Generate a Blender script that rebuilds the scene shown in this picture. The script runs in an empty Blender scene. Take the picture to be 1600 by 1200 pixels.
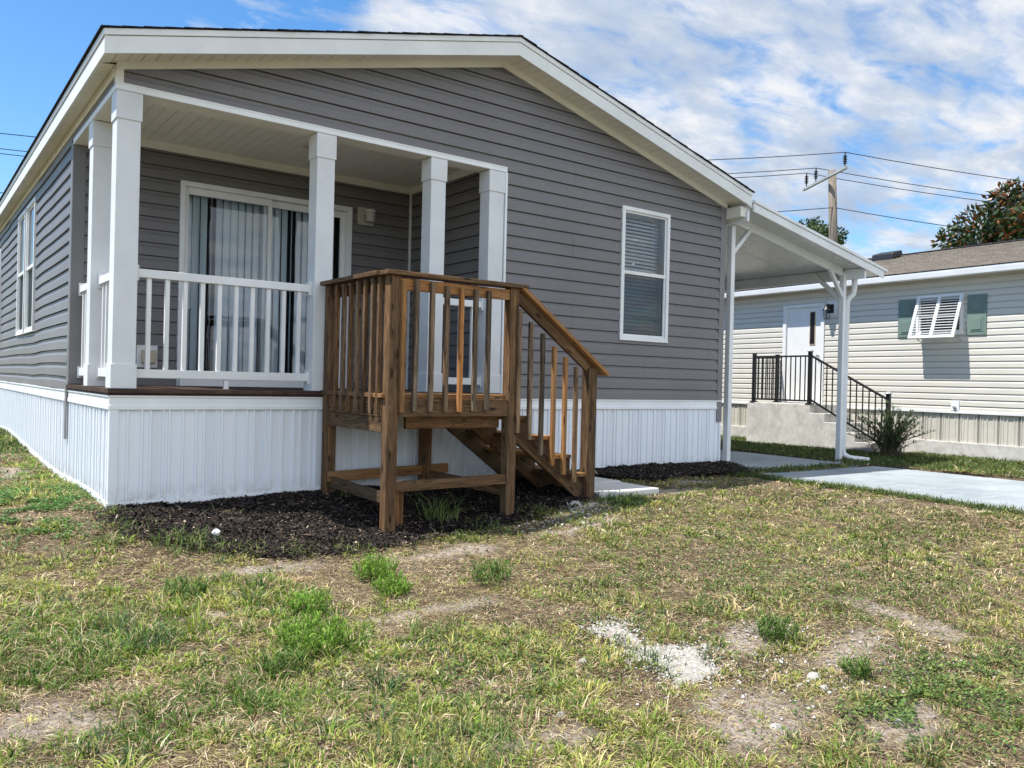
import bpy, bmesh, math, random
import numpy as np
from mathutils import Vector, Matrix, Quaternion
random.seed(7); rng = np.random.default_rng(7)
S = bpy.context.scene
COL = S.collection
R_ = math.radians

# ------------------------------------------------------------------ camera
CAM = np.array([-1.26003, -6.65286, .98429])
cR = Vector((.80008193, -.599426, .02360901)); cF = Vector((.5996283, .80027633, -.00192)); cU = cR.cross(cF)
cd = bpy.data.cameras.new('camera'); co = bpy.data.objects.new('camera', cd); COL.objects.link(co)
cd.sensor_width = 36; cd.lens = 1274.04 / 1600 * 36; cd.clip_start = .05; cd.clip_end = 3000
co.matrix_world = Matrix(((cR.x, cU.x, -cF.x, CAM[0]), (cR.y, cU.y, -cF.y, CAM[1]), (cR.z, cU.z, -cF.z, CAM[2]), (0, 0, 0, 1)))
S.camera = co

# ------------------------------------------------------------------ sun, sky, exposure
SUND = Vector((-.47, .2, 1)).normalized()
sd = bpy.data.lights.new('sun', 'SUN'); sd.energy = 4.7; sd.angle = R_(.5); sd.color = (1, .96, .89)
so = bpy.data.objects.new('sun', sd); COL.objects.link(so)
so.rotation_euler = SUND.to_track_quat('Z', 'Y').to_euler()
S.view_settings.view_transform = 'Standard'; S.view_settings.look = 'None'
S.view_settings.exposure = .62; S.view_settings.gamma = 1; S.view_settings.use_curve_mapping = False

def nd(nt, t, **kw):
    n = nt.nodes.new(t)
    for k, v in kw.items():
        if k in n.inputs: n.inputs[k].default_value = v
        else: setattr(n, k, v)
    return n
def ramp(nt, src, stops, interp='LINEAR'):
    r = nt.nodes.new('ShaderNodeValToRGB'); r.color_ramp.interpolation = interp
    e = r.color_ramp.elements
    while len(e) < len(stops): e.new(.5)
    for el, (p, c) in zip(e, stops):
        el.position = p; el.color = (c, c, c, 1) if isinstance(c, (int, float)) else (*c, 1)
    nt.links.new(src, r.inputs[0]); return r
def mth(nt, op, a, b=None, c=None, clamp=False):
    n = nt.nodes.new('ShaderNodeMath'); n.operation = op; n.use_clamp = clamp
    for i, v in enumerate((a, b, c)):
        if v is None: continue
        if isinstance(v, (int, float)): n.inputs[i].default_value = v
        else: nt.links.new(v, n.inputs[i])
    return n.outputs[0]

W = bpy.data.worlds.new('World'); S.world = W; W.use_nodes = True
nt = W.node_tree; nt.nodes.clear(); lk = nt.links.new
sky = nd(nt, 'ShaderNodeTexSky'); sky.sky_type = 'NISHITA'; sky.sun_disc = False
sky.sun_elevation = math.asin(SUND.z); sky.sun_rotation = math.atan2(SUND.x, SUND.y)
sky.air_density = 1.0; sky.dust_density = .3; sky.ozone_density = 2.5
hs = nd(nt, 'ShaderNodeHueSaturation', Saturation=1.27, Value=1.0); lk(sky.outputs[0], hs.inputs['Color'])
bg1 = nd(nt, 'ShaderNodeBackground', Strength=.135); lk(hs.outputs[0], bg1.inputs[0])
tc = nd(nt, 'ShaderNodeTexCoord'); sep = nd(nt, 'ShaderNodeSeparateXYZ'); lk(tc.outputs['Generated'], sep.inputs[0])
zz = mth(nt, 'ADD', mth(nt, 'MAXIMUM', sep.outputs[2], 0), .16)
px = mth(nt, 'DIVIDE', sep.outputs[0], zz); py = mth(nt, 'DIVIDE', sep.outputs[1], zz)
cmb = nd(nt, 'ShaderNodeCombineXYZ'); lk(px, cmb.inputs[0]); lk(py, cmb.inputs[1])
mp = nd(nt, 'ShaderNodeMapping'); mp.inputs['Rotation'].default_value = (0, 0, R_(32)); mp.inputs['Scale'].default_value = (1.0, 1.7, 1)
lk(cmb.outputs[0], mp.inputs[0])
n1 = nd(nt, 'ShaderNodeTexNoise', Scale=.9, Detail=3.0, Roughness=.5, Distortion=.3); lk(mp.outputs[0], n1.inputs['Vector'])
n2 = nd(nt, 'ShaderNodeTexNoise', Scale=5.4, Detail=7.0, Roughness=.58, Distortion=.35); lk(mp.outputs[0], n2.inputs['Vector'])
# more cloud towards the right (east), clear blue on the left
lat = mth(nt, 'ADD', mth(nt, 'MULTIPLY', sep.outputs[0], .80), mth(nt, 'MULTIPLY', sep.outputs[1], -.60))
fwd = mth(nt, 'ADD', mth(nt, 'MULTIPLY', sep.outputs[0], .60), mth(nt, 'MULTIPLY', sep.outputs[1], .80))
latn = mth(nt, 'DIVIDE', lat, mth(nt, 'MAXIMUM', fwd, .25))
cov = nd(nt, 'ShaderNodeMapRange'); cov.interpolation_type = 'SMOOTHSTEP'
cov.inputs['From Min'].default_value = -.5; cov.inputs['From Max'].default_value = -.08
cov.inputs['To Min'].default_value = -.21; cov.inputs['To Max'].default_value = .145; lk(latn, cov.inputs['Value'])
low = nd(nt, 'ShaderNodeMapRange'); low.inputs['From Min'].default_value = .02; low.inputs['From Max'].default_value = .26
low.inputs['To Min'].default_value = -.13; low.inputs['To Max'].default_value = 0; lk(sep.outputs[2], low.inputs['Value'])
dens = mth(nt, 'ADD', mth(nt, 'ADD', mth(nt, 'MULTIPLY', n1.outputs[0], .42), mth(nt, 'MULTIPLY', n2.outputs[0], .70)),
           mth(nt, 'ADD', mth(nt, 'ADD', cov.outputs[0], low.outputs[0]), mth(nt, 'MULTIPLY', mth(nt, 'MAXIMUM', mth(nt, 'MULTIPLY', fwd, -1), 0), .3)))  # last term thickens the added cloud behind the camera
cm = ramp(nt, dens, [(.53, 0), (.60, .38), (.67, .8), (.76, 1)])
n3 = nd(nt, 'ShaderNodeTexNoise', Scale=2.3, Detail=6.0, Roughness=.62); lk(mp.outputs[0], n3.inputs['Vector'])
cc = ramp(nt, n3.outputs[0], [(.34, (.50, .61, .80)), (.48, (.66, .75, .89)), (.60, (.98, 1.0, 1.04))])
bg2 = nd(nt, 'ShaderNodeBackground', Strength=.66); lk(cc.outputs[0], bg2.inputs[0])
# unseen cloud added behind the camera, brightened to lift fill on the facade
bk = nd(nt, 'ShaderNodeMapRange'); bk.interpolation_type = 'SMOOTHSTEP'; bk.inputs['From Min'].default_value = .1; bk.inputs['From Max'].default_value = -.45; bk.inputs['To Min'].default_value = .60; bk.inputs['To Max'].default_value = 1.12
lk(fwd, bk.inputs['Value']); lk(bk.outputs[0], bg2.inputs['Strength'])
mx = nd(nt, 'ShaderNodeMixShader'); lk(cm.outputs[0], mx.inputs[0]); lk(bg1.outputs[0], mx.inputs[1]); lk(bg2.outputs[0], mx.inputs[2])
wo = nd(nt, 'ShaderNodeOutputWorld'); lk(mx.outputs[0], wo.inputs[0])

# ------------------------------------------------------------------ materials
def base_mat(name, rough=.6, spec=.5, metal=0):
    m = bpy.data.materials.new(name); m.use_nodes = True; nt = m.node_tree; nt.nodes.clear()
    b = nd(nt, 'ShaderNodeBsdfPrincipled', Roughness=rough, Metallic=metal); b.inputs['Specular IOR Level'].default_value = spec
    o = nd(nt, 'ShaderNodeOutputMaterial'); nt.links.new(b.outputs[0], o.inputs[0])
    g = nd(nt, 'ShaderNodeAttribute', attribute_name='gc')
    return m, nt, b, g.outputs['Vector'], o
def noise(nt, vec, scale, detail=4, rough=.55, stretch=None):
    if stretch:
        v = nd(nt, 'ShaderNodeVectorMath', operation='MULTIPLY'); nt.links.new(vec, v.inputs[0]); v.inputs[1].default_value = stretch; vec = v.outputs[0]
    n = nd(nt, 'ShaderNodeTexNoise', Scale=scale, Detail=detail, Roughness=rough); nt.links.new(vec, n.inputs['Vector']); return n.outputs[0]
def mixc(nt, f, a, b, mode='MIX'):
    m = nd(nt, 'ShaderNodeMix', data_type='RGBA', blend_type=mode)
    for i, v in ((0, f), (6, a), (7, b)):
        if isinstance(v, (int, float)): m.inputs[i].default_value = v
        elif isinstance(v, tuple): m.inputs[i].default_value = (*v, 1)
        else: nt.links.new(v, m.inputs[i])
    return m.outputs[2]
def bump(nt, b, h, strength=.3, dist=.01):
    n = nd(nt, 'ShaderNodeBump', Strength=strength, Distance=dist); nt.links.new(h, n.inputs['Height']); nt.links.new(n.outputs[0], b.inputs['Normal'])
def paint(name, col, rough=.45, var=.06, dirt=.0, dirtcol=(.35, .32, .26), bmp=.08, spec=.4):
    m, nt, b, g, o = base_mat(name, rough, spec)
    n = noise(nt, g, 2.2, 5); dk = tuple(c * (1 - var * 1.6) for c in col); lt = tuple(min(1, c * (1 + var)) for c in col)
    c = ramp(nt, n, [(.3, dk), (.7, lt)]).outputs[0]
    if dirt:
        d = ramp(nt, noise(nt, g, 5.5, 7, .7), [(.52, 0), (.75, dirt)]).outputs[0]; c = mixc(nt, d, c, dirtcol)
    nt.links.new(c, b.inputs['Base Color'])
    nt.links.new(ramp(nt, noise(nt, g, 8, 3), [(.3, rough - .03), (.7, rough + .05)]).outputs[0], b.inputs['Roughness'])
    if bmp: bump(nt, b, noise(nt, g, 14, 4), bmp, .01)
    return m
def siding_mat(name, col, var=.06):
    m, nt, b, g, o = base_mat(name, .5, .35)
    n = noise(nt, g, 1.2, 4); f = noise(nt, g, 3, 4, .6, (.6, .6, 22))
    c = ramp(nt, n, [(.3, tuple(x * (1 - var) for x in col)), (.7, tuple(x * (1 + var) for x in col))]).outputs[0]
    c = mixc(nt, ramp(nt, f, [(.35, .0), (.8, .22)]).outputs[0], c, tuple(x * .8 for x in col))
    nt.links.new(c, b.inputs['Base Color'])
    h = mth(nt, 'ADD', noise(nt, g, 1.1, 2, .5, (1, 1, .6)), mth(nt, 'MULTIPLY', noise(nt, g, 40, 3, .6, (.25, .25, 1)), .03))
    bump(nt, b, h, .35, .03); return m
def wood(name, cols, rough=.75, spec=.25):
    m, nt, b, g, o = base_mat(name, rough, spec)
    w = noise(nt, g, 1.0, 5, .65, (1.6, 26, 26)); w2 = noise(nt, g, 1.0, 3, .5, (.9, 9, 9)); fine = noise(nt, g, 1, 3, .7, (7, 120, 120))
    c = ramp(nt, w, [(.28, cols[0]), (.48, cols[1]), (.7, cols[2])]).outputs[0]
    c = mixc(nt, ramp(nt, w2, [(.35, 0), (.62, .8)]).outputs[0], c, cols[3])
    k = nd(nt, 'ShaderNodeTexVoronoi', Scale=1.0); v = nd(nt, 'ShaderNodeVectorMath', operation='MULTIPLY'); nt.links.new(g, v.inputs[0]); v.inputs[1].default_value = (4.5, 14, 14)
    nt.links.new(v.outputs[0], k.inputs['Vector'])
    kk = ramp(nt, k.outputs['Distance'], [(.10, .9), (.22, 0)]).outputs[0]
    c = mixc(nt, kk, c, tuple(x * .3 for x in cols[0]))
    c = mixc(nt, ramp(nt, fine, [(.45, .0), (.62, .75)]).outputs[0], c, cols[0])
    t = noise(nt, g, .31, 0, .5); c = mixc(nt, 0.0 if 'pole' in name else .9, c, ramp(nt, t, [(.25, (.62, .66, .72)), (.5, (1.0, 1.0, 1.0)), (.75, (1.45, 1.28, 1.12))]).outputs[0], 'MULTIPLY')
    nt.links.new(c, b.inputs['Base Color'])
    bump(nt, b, mth(nt, 'ADD', w, mth(nt, 'MULTIPLY', fine, .4)), .35, .004); return m

M = {}
M['siding'] = siding_mat('grey_vinyl_siding', (.178, .169, .172), .07)
M['siding_trim'] = paint('grey_corner_trim', (.19, .183, .186), .5)
M['white'] = paint('white_paint', (.80, .81, .82), .45, .05, .10)
M['column'] = paint('white_column_wrap', (.69, .70, .71), .55, .06, .18, (.42, .42, .40), .15)
M['fascia'] = paint('white_fascia_paint', (.74, .745, .735), .5, .05, .14)
M['soffit'] = paint('cream_soffit', (.76, .73, .66), .6, .05, .10)
M['ceil'] = paint('porch_ceiling_paint', (.80, .79, .74), .6, .04, .08)
M['cream'] = siding_mat('cream_vinyl_siding', (.60, .575, .51), .05)
M['nwhite'] = paint('bright_white_trim', (.74, .745, .74), .45)
M['bskirt'] = paint('beige_skirting', (.56, .53, .46), .55, .08, .25)
M['green'] = paint('sage_green_paint', (.16, .22, .19), .5)
M['black'] = paint('black_metal', (.012, .012, .014), .4, .1)
M['dark'] = paint('dark_interior', (.03, .032, .036), .9, .1, bmp=0)
M['blind'] = paint('blind_vinyl', (.72, .80, .86), .5, .05, bmp=0)
M['blind_w'] = paint('slat_blind_white', (.78, .80, .82), .5, .05, bmp=0)
M['screen'] = paint('dark_insect_screen', (.022, .025, .028), .6, .1, bmp=0, spec=.2)
M['room'] = paint('room_wall', (.72, .73, .74), .8, .05, bmp=0)
M['beige'] = paint('beige_plastic', (.5, .44, .33), .5)
M['fixture'] = paint('frosted_fixture', (.45, .43, .38), .35)
M['panel'] = paint('carport_roof_panel', (.56, .57, .56), .24, .02, 0, spec=.6, bmp=0)
M['galv'] = paint('galvanised_metal', (.35, .36, .37), .35, .1)
M['brass'] = paint('tan_door_trim', (.5, .36, .2), .5)
M['wood'] = wood('brown_weathered_wood', [(.028, .013, .006), (.125, .064, .027), (.31, .175, .080), (.155, .096, .052)])
M['wood_orange'] = wood('orange_fresh_wood', [(.15, .065, .02), (.36, .17, .055), (.52, .27, .105), (.27, .15, .07)])
M['wood_grey'] = wood('grey_weathered_wood', [(.042, .028, .018), (.15, .108, .07), (.35, .265, .185), (.155, .10, .058)])
M['deckwood'] = wood('brown_deck_board', [(.025, .014, .010), (.075, .045, .034), (.15, .10, .075), (.06, .036, .027)])
M['polewood'] = wood('grey_pole_wood', [(.12, .10, .08), (.24, .2, .16), (.36, .31, .25), (.2, .17, .14)])
M['bark'] = wood('tree_bark', [(.05, .04, .03), (.12, .1, .08), (.2, .17, .14), (.1, .08, .06)])

# white skirting with embossed perforation strips
m, nt, b, g, o = base_mat('white_vinyl_skirting', .42, .45)
sp = nd(nt, 'ShaderNodeSeparateXYZ'); nt.links.new(g, sp.inputs[0])
u = mth(nt, 'ADD', sp.outputs[0], sp.outputs[1])
ph = mth(nt, 'FRACT', mth(nt, 'DIVIDE', u, .40))
strip = mth(nt, 'MULTIPLY', mth(nt, 'GREATER_THAN', ph, .73), mth(nt, 'LESS_THAN', ph, .885))
d1 = mth(nt, 'SINE', mth(nt, 'MULTIPLY', mth(nt, 'ADD', u, sp.outputs[2]), 330)); d2 = mth(nt, 'SINE', mth(nt, 'MULTIPLY', mth(nt, 'SUBTRACT', u, sp.outputs[2]), 330))
dm = mth(nt, 'MULTIPLY', mth(nt, 'MULTIPLY', d1, d2), strip)
streak = ramp(nt, noise(nt, g, 1, 5, .65, (22, 22, 1.2)), [(.58, 0), (.85, .14)]).outputs[0]
low_ = nd(nt, 'ShaderNodeMapRange'); low_.inputs['From Min'].default_value = .16; low_.inputs['From Max'].default_value = -.06; nt.links.new(sp.outputs[2], low_.inputs['Value'])
splash = mth(nt, 'MULTIPLY', low_.outputs[0], ramp(nt, noise(nt, g, 11, 7, .75), [(.40, 0), (.62, .8)]).outputs[0])
c = mixc(nt, streak, (.76, .79, .83), (.55, .57, .58)); c = mixc(nt, splash, c, (.33, .29, .22))
nt.links.new(c, b.inputs['Base Color'])
bump(nt, b, mth(nt, 'ADD', mth(nt, 'MULTIPLY', dm, .6), mth(nt, 'MULTIPLY', noise(nt, g, 2.5, 2), .5)), .35, .01)
M['skirt'] = m

# glass: clear with a fresnel reflection
m = bpy.data.materials.new('window_glass'); m.use_nodes = True; nt = m.node_tree; nt.nodes.clear()
tr = nd(nt, 'ShaderNodeBsdfTransparent', Color=(.93, .97, .98, 1)); gl = nd(nt, 'ShaderNodeBsdfGlossy', Roughness=.02)
fr = nd(nt, 'ShaderNodeFresnel', IOR=1.75); mxs = nd(nt, 'ShaderNodeMixShader'); o = nd(nt, 'ShaderNodeOutputMaterial')
tcn = nd(nt, 'ShaderNodeTexCoord'); nz = nd(nt, 'ShaderNodeTexNoise', Scale=1.6, Detail=1.0); nt.links.new(tcn.outputs['Object'], nz.inputs['Vector'])
bm_ = nd(nt, 'ShaderNodeBump', Strength=.12, Distance=.02); nt.links.new(nz.outputs[0], bm_.inputs['Height']); nt.links.new(bm_.outputs[0], gl.inputs['Normal'])
nt.links.new(fr.outputs[0], mxs.inputs[0]); nt.links.new(tr.outputs[0], mxs.inputs[1]); nt.links.new(gl.outputs[0], mxs.inputs[2]); nt.links.new(mxs.outputs[0], o.inputs[0])
M['glass'] = m
m = m.copy(); m.name = 'screened_glass'
for n in m.node_tree.nodes:
    if n.type == 'BSDF_TRANSPARENT': n.inputs[0].default_value = (.38, .42, .44, 1)
M['glass_dark'] = m

def shingle(name, cols, rowh=.14):
    m, nt, b, g, o = base_mat(name, .9, .15)
    br = nd(nt, 'ShaderNodeTexBrick', Scale=1.0, offset=.37); br.inputs['Brick Width'].default_value = .23; br.inputs['Row Height'].default_value = rowh
    br.inputs['Mortar Size'].default_value = .006; br.inputs['Color1'].default_value = (*cols[0], 1); br.inputs['Color2'].default_value = (*cols[1], 1); br.inputs['Mortar'].default_value = (*[x * .4 for x in cols[0]], 1)
    s = nd(nt, 'ShaderNodeSeparateXYZ'); nt.links.new(g, s.inputs[0]); cb = nd(nt, 'ShaderNodeCombineXYZ'); nt.links.new(s.outputs[1], cb.inputs[0]); nt.links.new(s.outputs[0], cb.inputs[1])
    nt.links.new(cb.outputs[0], br.inputs['Vector'])
    c = mixc(nt, ramp(nt, noise(nt, g, 7, 5, .7, (2.2, 1, 1)), [(.35, 0), (.65, .8)]).outputs[0], br.outputs[0], cols[2])
    c = mixc(nt, ramp(nt, noise(nt, g, 60, 2, .7), [(.3, 0), (.75, .6)]).outputs[0], c, tuple(x * .45 for x in cols[0]))
    nt.links.new(c, b.inputs['Base Color']); bump(nt, b, br.outputs['Fac'], -.5, .02); return m
M['shingle_dark'] = shingle('dark_shingles', [(.03, .03, .038), (.05, .048, .055), (.022, .022, .03)])
M['shingle_brown'] = shingle('brown_grey_shingles', [(.24, .205, .165), (.36, .31, .26), (.17, .145, .125)])

def concrete(name, c0, c1, c2, sc=1.0, bs=.25):
    m, nt, b, g, o = base_mat(name, .85, .25)
    c = ramp(nt, noise(nt, g, 1.1 * sc, 6, .65), [(.3, c0), (.55, c1), (.75, c2)]).outputs[0]
    c = mixc(nt, ramp(nt, noise(nt, g, 70 * sc, 3, .7), [(.45, 0), (.8, .35)]).outputs[0], c, tuple(x * .55 for x in c0))
    c = mixc(nt, ramp(nt, noise(nt, g, 3.2, 7, .75, (.5, 2.4, 1)), [(.52, 0), (.68, .6)]).outputs[0], c, c2)
    c = mixc(nt, ramp(nt, noise(nt, g, .8 * sc, 6, .7), [(.5, 0), (.66, .35)]).outputs[0], c, tuple(x * .72 for x in c0))
    nt.links.new(c, b.inputs['Base Color']); bump(nt, b, noise(nt, g, 40 * sc, 5, .7), bs, .01); return m
M['slab'] = concrete('painted_concrete', (.23, .265, .28), (.31, .345, .36), (.43, .455, .465))
M['paver'] = concrete('pale_concrete', (.5, .48, .44), (.62, .6, .56), (.7, .68, .65))
M['stucco'] = concrete('stucco_concrete', (.44, .425, .39), (.60, .58, .54), (.70, .68, .64), 5, .9)
M['stone'] = concrete('shell_rock', (.36, .33, .28), (.5, .47, .42), (.62, .6, .55), 8, .8)

# ground
m, nt, b, g, o = base_mat('lawn_soil', .95, .1)
c = ramp(nt, noise(nt, g, 1.5, 7, .65), [(.3, (.075, .06, .035)), (.45, (.13, .10, .065)), (.58, (.24, .185, .13)), (.68, (.46, .38, .29))]).outputs[0]
c = mixc(nt, ramp(nt, noise(nt, g, 90, 4, .75), [(.35, 0), (.65, .8)]).outputs[0], c, (.10, .075, .045))
c = mixc(nt, ramp(nt, noise(nt, g, 55, 5, .8, (1, 1, 1)), [(.58, 0), (.7, .7)]).outputs[0], c, (.50, .43, .31))
ba = nd(nt, 'ShaderNodeAttribute', attribute_name='bare')
c = mixc(nt, ba.outputs['Fac'], c, ramp(nt, noise(nt, g, 38, 6, .8), [(.36, (.17, .13, .10)), (.5, (.40, .335, .27)), (.66, (.58, .52, .45))]).outputs[0])
sx = nd(nt, 'ShaderNodeVectorMath', operation='LENGTH'); nt.links.new(g, sx.inputs[0])
far = nd(nt, 'ShaderNodeMapRange'); far.inputs['From Min'].default_value = 11; far.inputs['From Max'].default_value = 22; nt.links.new(sx.outputs['Value'], far.inputs['Value'])
c = mixc(nt, far.outputs[0], c, mixc(nt, noise(nt, g, 4, 5), (.06, .085, .02), (.15, .15, .05)))
nt.links.new(c, b.inputs['Base Color']); bump(nt, b, noise(nt, g, 45, 6, .75), .9, .03)
M['ground'] = m
m, nt, b, g, o = base_mat('mulch_soil', .95, .1)
nt.links.new(ramp(nt, noise(nt, g, 60, 5, .8), [(.35, (.006, .005, .005)), (.7, (.03, .024, .022))]).outputs[0], b.inputs['Base Color'])
bump(nt, b, noise(nt, g, 50, 5, .8), 1, .05); M['mulch'] = m
m, nt, b, g, o = base_mat('shell_grit', .95, .1)
nt.links.new(ramp(nt, noise(nt, g, 70, 5, .8), [(.32, (.24, .20, .16)), (.58, (.52, .49, .44))]).outputs[0], b.inputs['Base Color'])
bump(nt, b, noise(nt, g, 60, 5, .8), .8, .02); M['grit'] = m

def leafmat(name, rough=.5, trans=.3, back=None, spec=.4):
    m = bpy.data.materials.new(name); m.use_nodes = True; nt = m.node_tree; nt.nodes.clear()
    a = nd(nt, 'ShaderNodeAttribute', attribute_name='col'); c = a.outputs['Color']
    if back: gm = nd(nt, 'ShaderNodeNewGeometry'); c = mixc(nt, gm.outputs['Backfacing'], c, back)
    b = nd(nt, 'ShaderNodeBsdfPrincipled', Roughness=rough); b.inputs['Specular IOR Level'].default_value = spec
    nt.links.new(c, b.inputs['Base Color'])
    t = nd(nt, 'ShaderNodeBsdfTranslucent'); nt.links.new(c, t.inputs[0])
    x = nd(nt, 'ShaderNodeMixShader', Fac=trans); nt.links.new(b.outputs[0], x.inputs[1]); nt.links.new(t.outputs[0], x.inputs[2])
    o = nd(nt, 'ShaderNodeOutputMaterial'); nt.links.new(x.outputs[0], o.inputs[0]); return m
M['blade'] = leafmat('grass_blades', .55, .25, spec=.25)
M['chips'] = leafmat('mulch_chips', .8, 0, spec=.2)
M['leaf'] = leafmat('leaves', .45, .25)
M['magnolia'] = leafmat('magnolia_leaves', .3, .1, spec=.5)

# ------------------------------------------------------------------ mesh helpers
ORG = {}
def tag(o, label=None, cat=None, group=None, kind=None):
    if label: o['label'] = label
    if cat: o['category'] = cat
    if group: o['group'] = group
    if kind: o['kind'] = kind
    return o
def thing(name, label, cat, loc, group=None, kind=None, frame=None):
    """Empty at the base of a thing; loc in build coordinates; frame = (origin, angle) for the turned neighbour plot"""
    o = bpy.data.objects.new(name, None); o.empty_display_size = .2; COL.objects.link(o)
    ORG[o] = Vector(loc)
    if frame:
        rot = Matrix.Rotation(frame[1], 4, 'Z'); o.location = Vector(frame[0]) + rot @ Vector(loc); o.rotation_euler.z = frame[1]
    else: o.location = loc
    return tag(o, label, cat, group, kind)
class MB:
    def __init__(s): s.v = []; s.f = []; s.g = []; s.c = []
    def add(s, vs, fs, gc=None, col=None):
        n = len(s.v); s.v += [tuple(v) for v in vs]; s.f += [tuple(i + n for i in f) for f in fs]
        s.g += [tuple(x) for x in (gc if gc is not None else vs)]
        if col is not None: s.c += [col] * len(vs)
        return s
    def box(s, x0, x1, y0, y1, z0, z1):
        v = [(x, y, z) for z in (z0, z1) for y in (y0, y1) for x in (x0, x1)]
        return s.add(v, [(0, 2, 3, 1), (4, 5, 7, 6), (0, 1, 5, 4), (1, 3, 7, 5), (3, 2, 6, 7), (2, 0, 4, 6)])
    def bar(s, p, q, w, t, up=(0, 0, 1), seed=None, ends=None):
        """a board from p to q: w across (perpendicular to up), t along up; grain coordinates run along it"""
        p = Vector(p); q = Vector(q); d = (q - p); L = d.length; d.normalize(); up = Vector(up); a = d.cross(up).normalized(); u = a.cross(d).normalized()
        o = Vector((random.uniform(0, 40), random.uniform(0, 40), random.uniform(0, 40)))
        vs = []; g = []
        for k, c in ((0, p), (L, q)):
            for i, j in ((-1, -1), (1, -1), (1, 1), (-1, 1)):
                vs.append(c + a * (i * w / 2) + u * (j * t / 2)); g.append(o + Vector((k, i * w / 2, j * t / 2)))
        return s.add(vs, [(0, 1, 2, 3), (7, 6, 5, 4), (0, 4, 5, 1), (1, 5, 6, 2), (2, 6, 7, 3), (3, 7, 4, 0)], g)
    def prism(s, poly, axis, a, b):
        """extrude polygon (list of 2-tuples in the other two axes) along axis"""
        n = len(poly); mk = {'x': lambda p, t: (t, p[0], p[1]), 'y': lambda p, t: (p[0], t, p[1]), 'z': lambda p, t: (p[0], p[1], t)}[axis]
        v = [mk(p, a) for p in poly] + [mk(p, b) for p in poly]
        return s.add(v, [tuple(range(n))[::-1], tuple(range(n, 2 * n))] + [(i, (i + 1) % n, n + (i + 1) % n, n + i) for i in range(n)])
    def tube(s, pts, r, n=8, grain=False):
        pts = [Vector(p) for p in pts]; rs = r if isinstance(r, (list, tuple)) else [r] * len(pts)
        vs = []; g = []; ln = 0; o = Vector((random.uniform(0, 40),) * 3)
        ref = Vector((0, 0, 1)) if abs((pts[-1] - pts[0]).normalized().z) < .9 else Vector((1, 0, 0))
        for i, p in enumerate(pts):
            d = (pts[min(i + 1, len(pts) - 1)] - pts[max(i - 1, 0)]).normalized()
            a = d.cross(ref).normalized(); bb = a.cross(d)
            if i: ln += (p - pts[i - 1]).length
            for k in range(n):
                t = 2 * math.pi * k / n; w = a * math.cos(t) * rs[i] + bb * math.sin(t) * rs[i]
                vs.append(p + w); g.append(o + Vector((ln, w.dot(a), w.dot(bb))) if grain else p + w)
        f = [(i * n + k, i * n + (k + 1) % n, (i + 1) * n + (k + 1) % n, (i + 1) * n + k) for i in range(len(pts) - 1) for k in range(n)]
        f += [tuple(range(n))[::-1], tuple((len(pts) - 1) * n + k for k in range(n))]
        return s.add(vs, f, g)
    def lathe(s, prof, c, n=16, axis='z'):
        c = Vector(c); vs = []
        for r, h in prof:
            for k in range(n):
                t = 2 * math.pi * k / n; x, y = r * math.cos(t), r * math.sin(t)
                vs.append(c + (Vector((x, y, h)) if axis == 'z' else Vector((x, h, y)) if axis == 'y' else Vector((h, x, y))))
        f = [(i * n + k, i * n + (k + 1) % n, (i + 1) * n + (k + 1) % n, (i + 1) * n + k) for i in range(len(prof) - 1) for k in range(n)]
        f += [tuple(range(n))[::-1], tuple((len(prof) - 1) * n + k for k in range(n))]
        return s.add(vs, f)
    def build(s, name, mat, parent=None, bev=0, smooth=False, label=None, at=None):
        V = np.array(s.v, dtype=np.float64); lo = V.min(0); hi = V.max(0)
        c = Vector(at) if at is not None else Vector(((lo[0] + hi[0]) / 2, (lo[1] + hi[1]) / 2, (lo[2] + hi[2]) / 2 if parent else lo[2]))
        me = bpy.data.meshes.new(name); me.from_pydata([tuple(Vector(v) - c) for v in s.v], [], s.f)
        a = me.attributes.new('gc', 'FLOAT_VECTOR', 'POINT'); a.data.foreach_set('vector', np.array(s.g, dtype=np.float32).ravel())
        if s.c:
            a = me.attributes.new('col', 'FLOAT_COLOR', 'POINT'); cc = np.ones((len(s.c), 4), dtype=np.float32); cc[:, :3] = s.c; a.data.foreach_set('color', cc.ravel())
        bm = bmesh.new(); bm.from_mesh(me)
        if not s.c: bmesh.ops.recalc_face_normals(bm, faces=bm.faces)
        bm.to_mesh(me); bm.free()
        if smooth:
            me.polygons.foreach_set('use_smooth', [True] * len(me.polygons))
        me.materials.append(M[mat] if isinstance(mat, str) else mat)
        o = bpy.data.objects.new(name, me); COL.objects.link(o)
        if parent: o.parent = parent; o.location = c - ORG[parent]
        else: o.location = c
        ORG[o] = c
        if bev:
            md = o.modifiers.new('bevel', 'BEVEL'); md.width = bev; md.segments = 2; md.limit_method = 'ANGLE'
        if label: o['label'] = label
        return o
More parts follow.
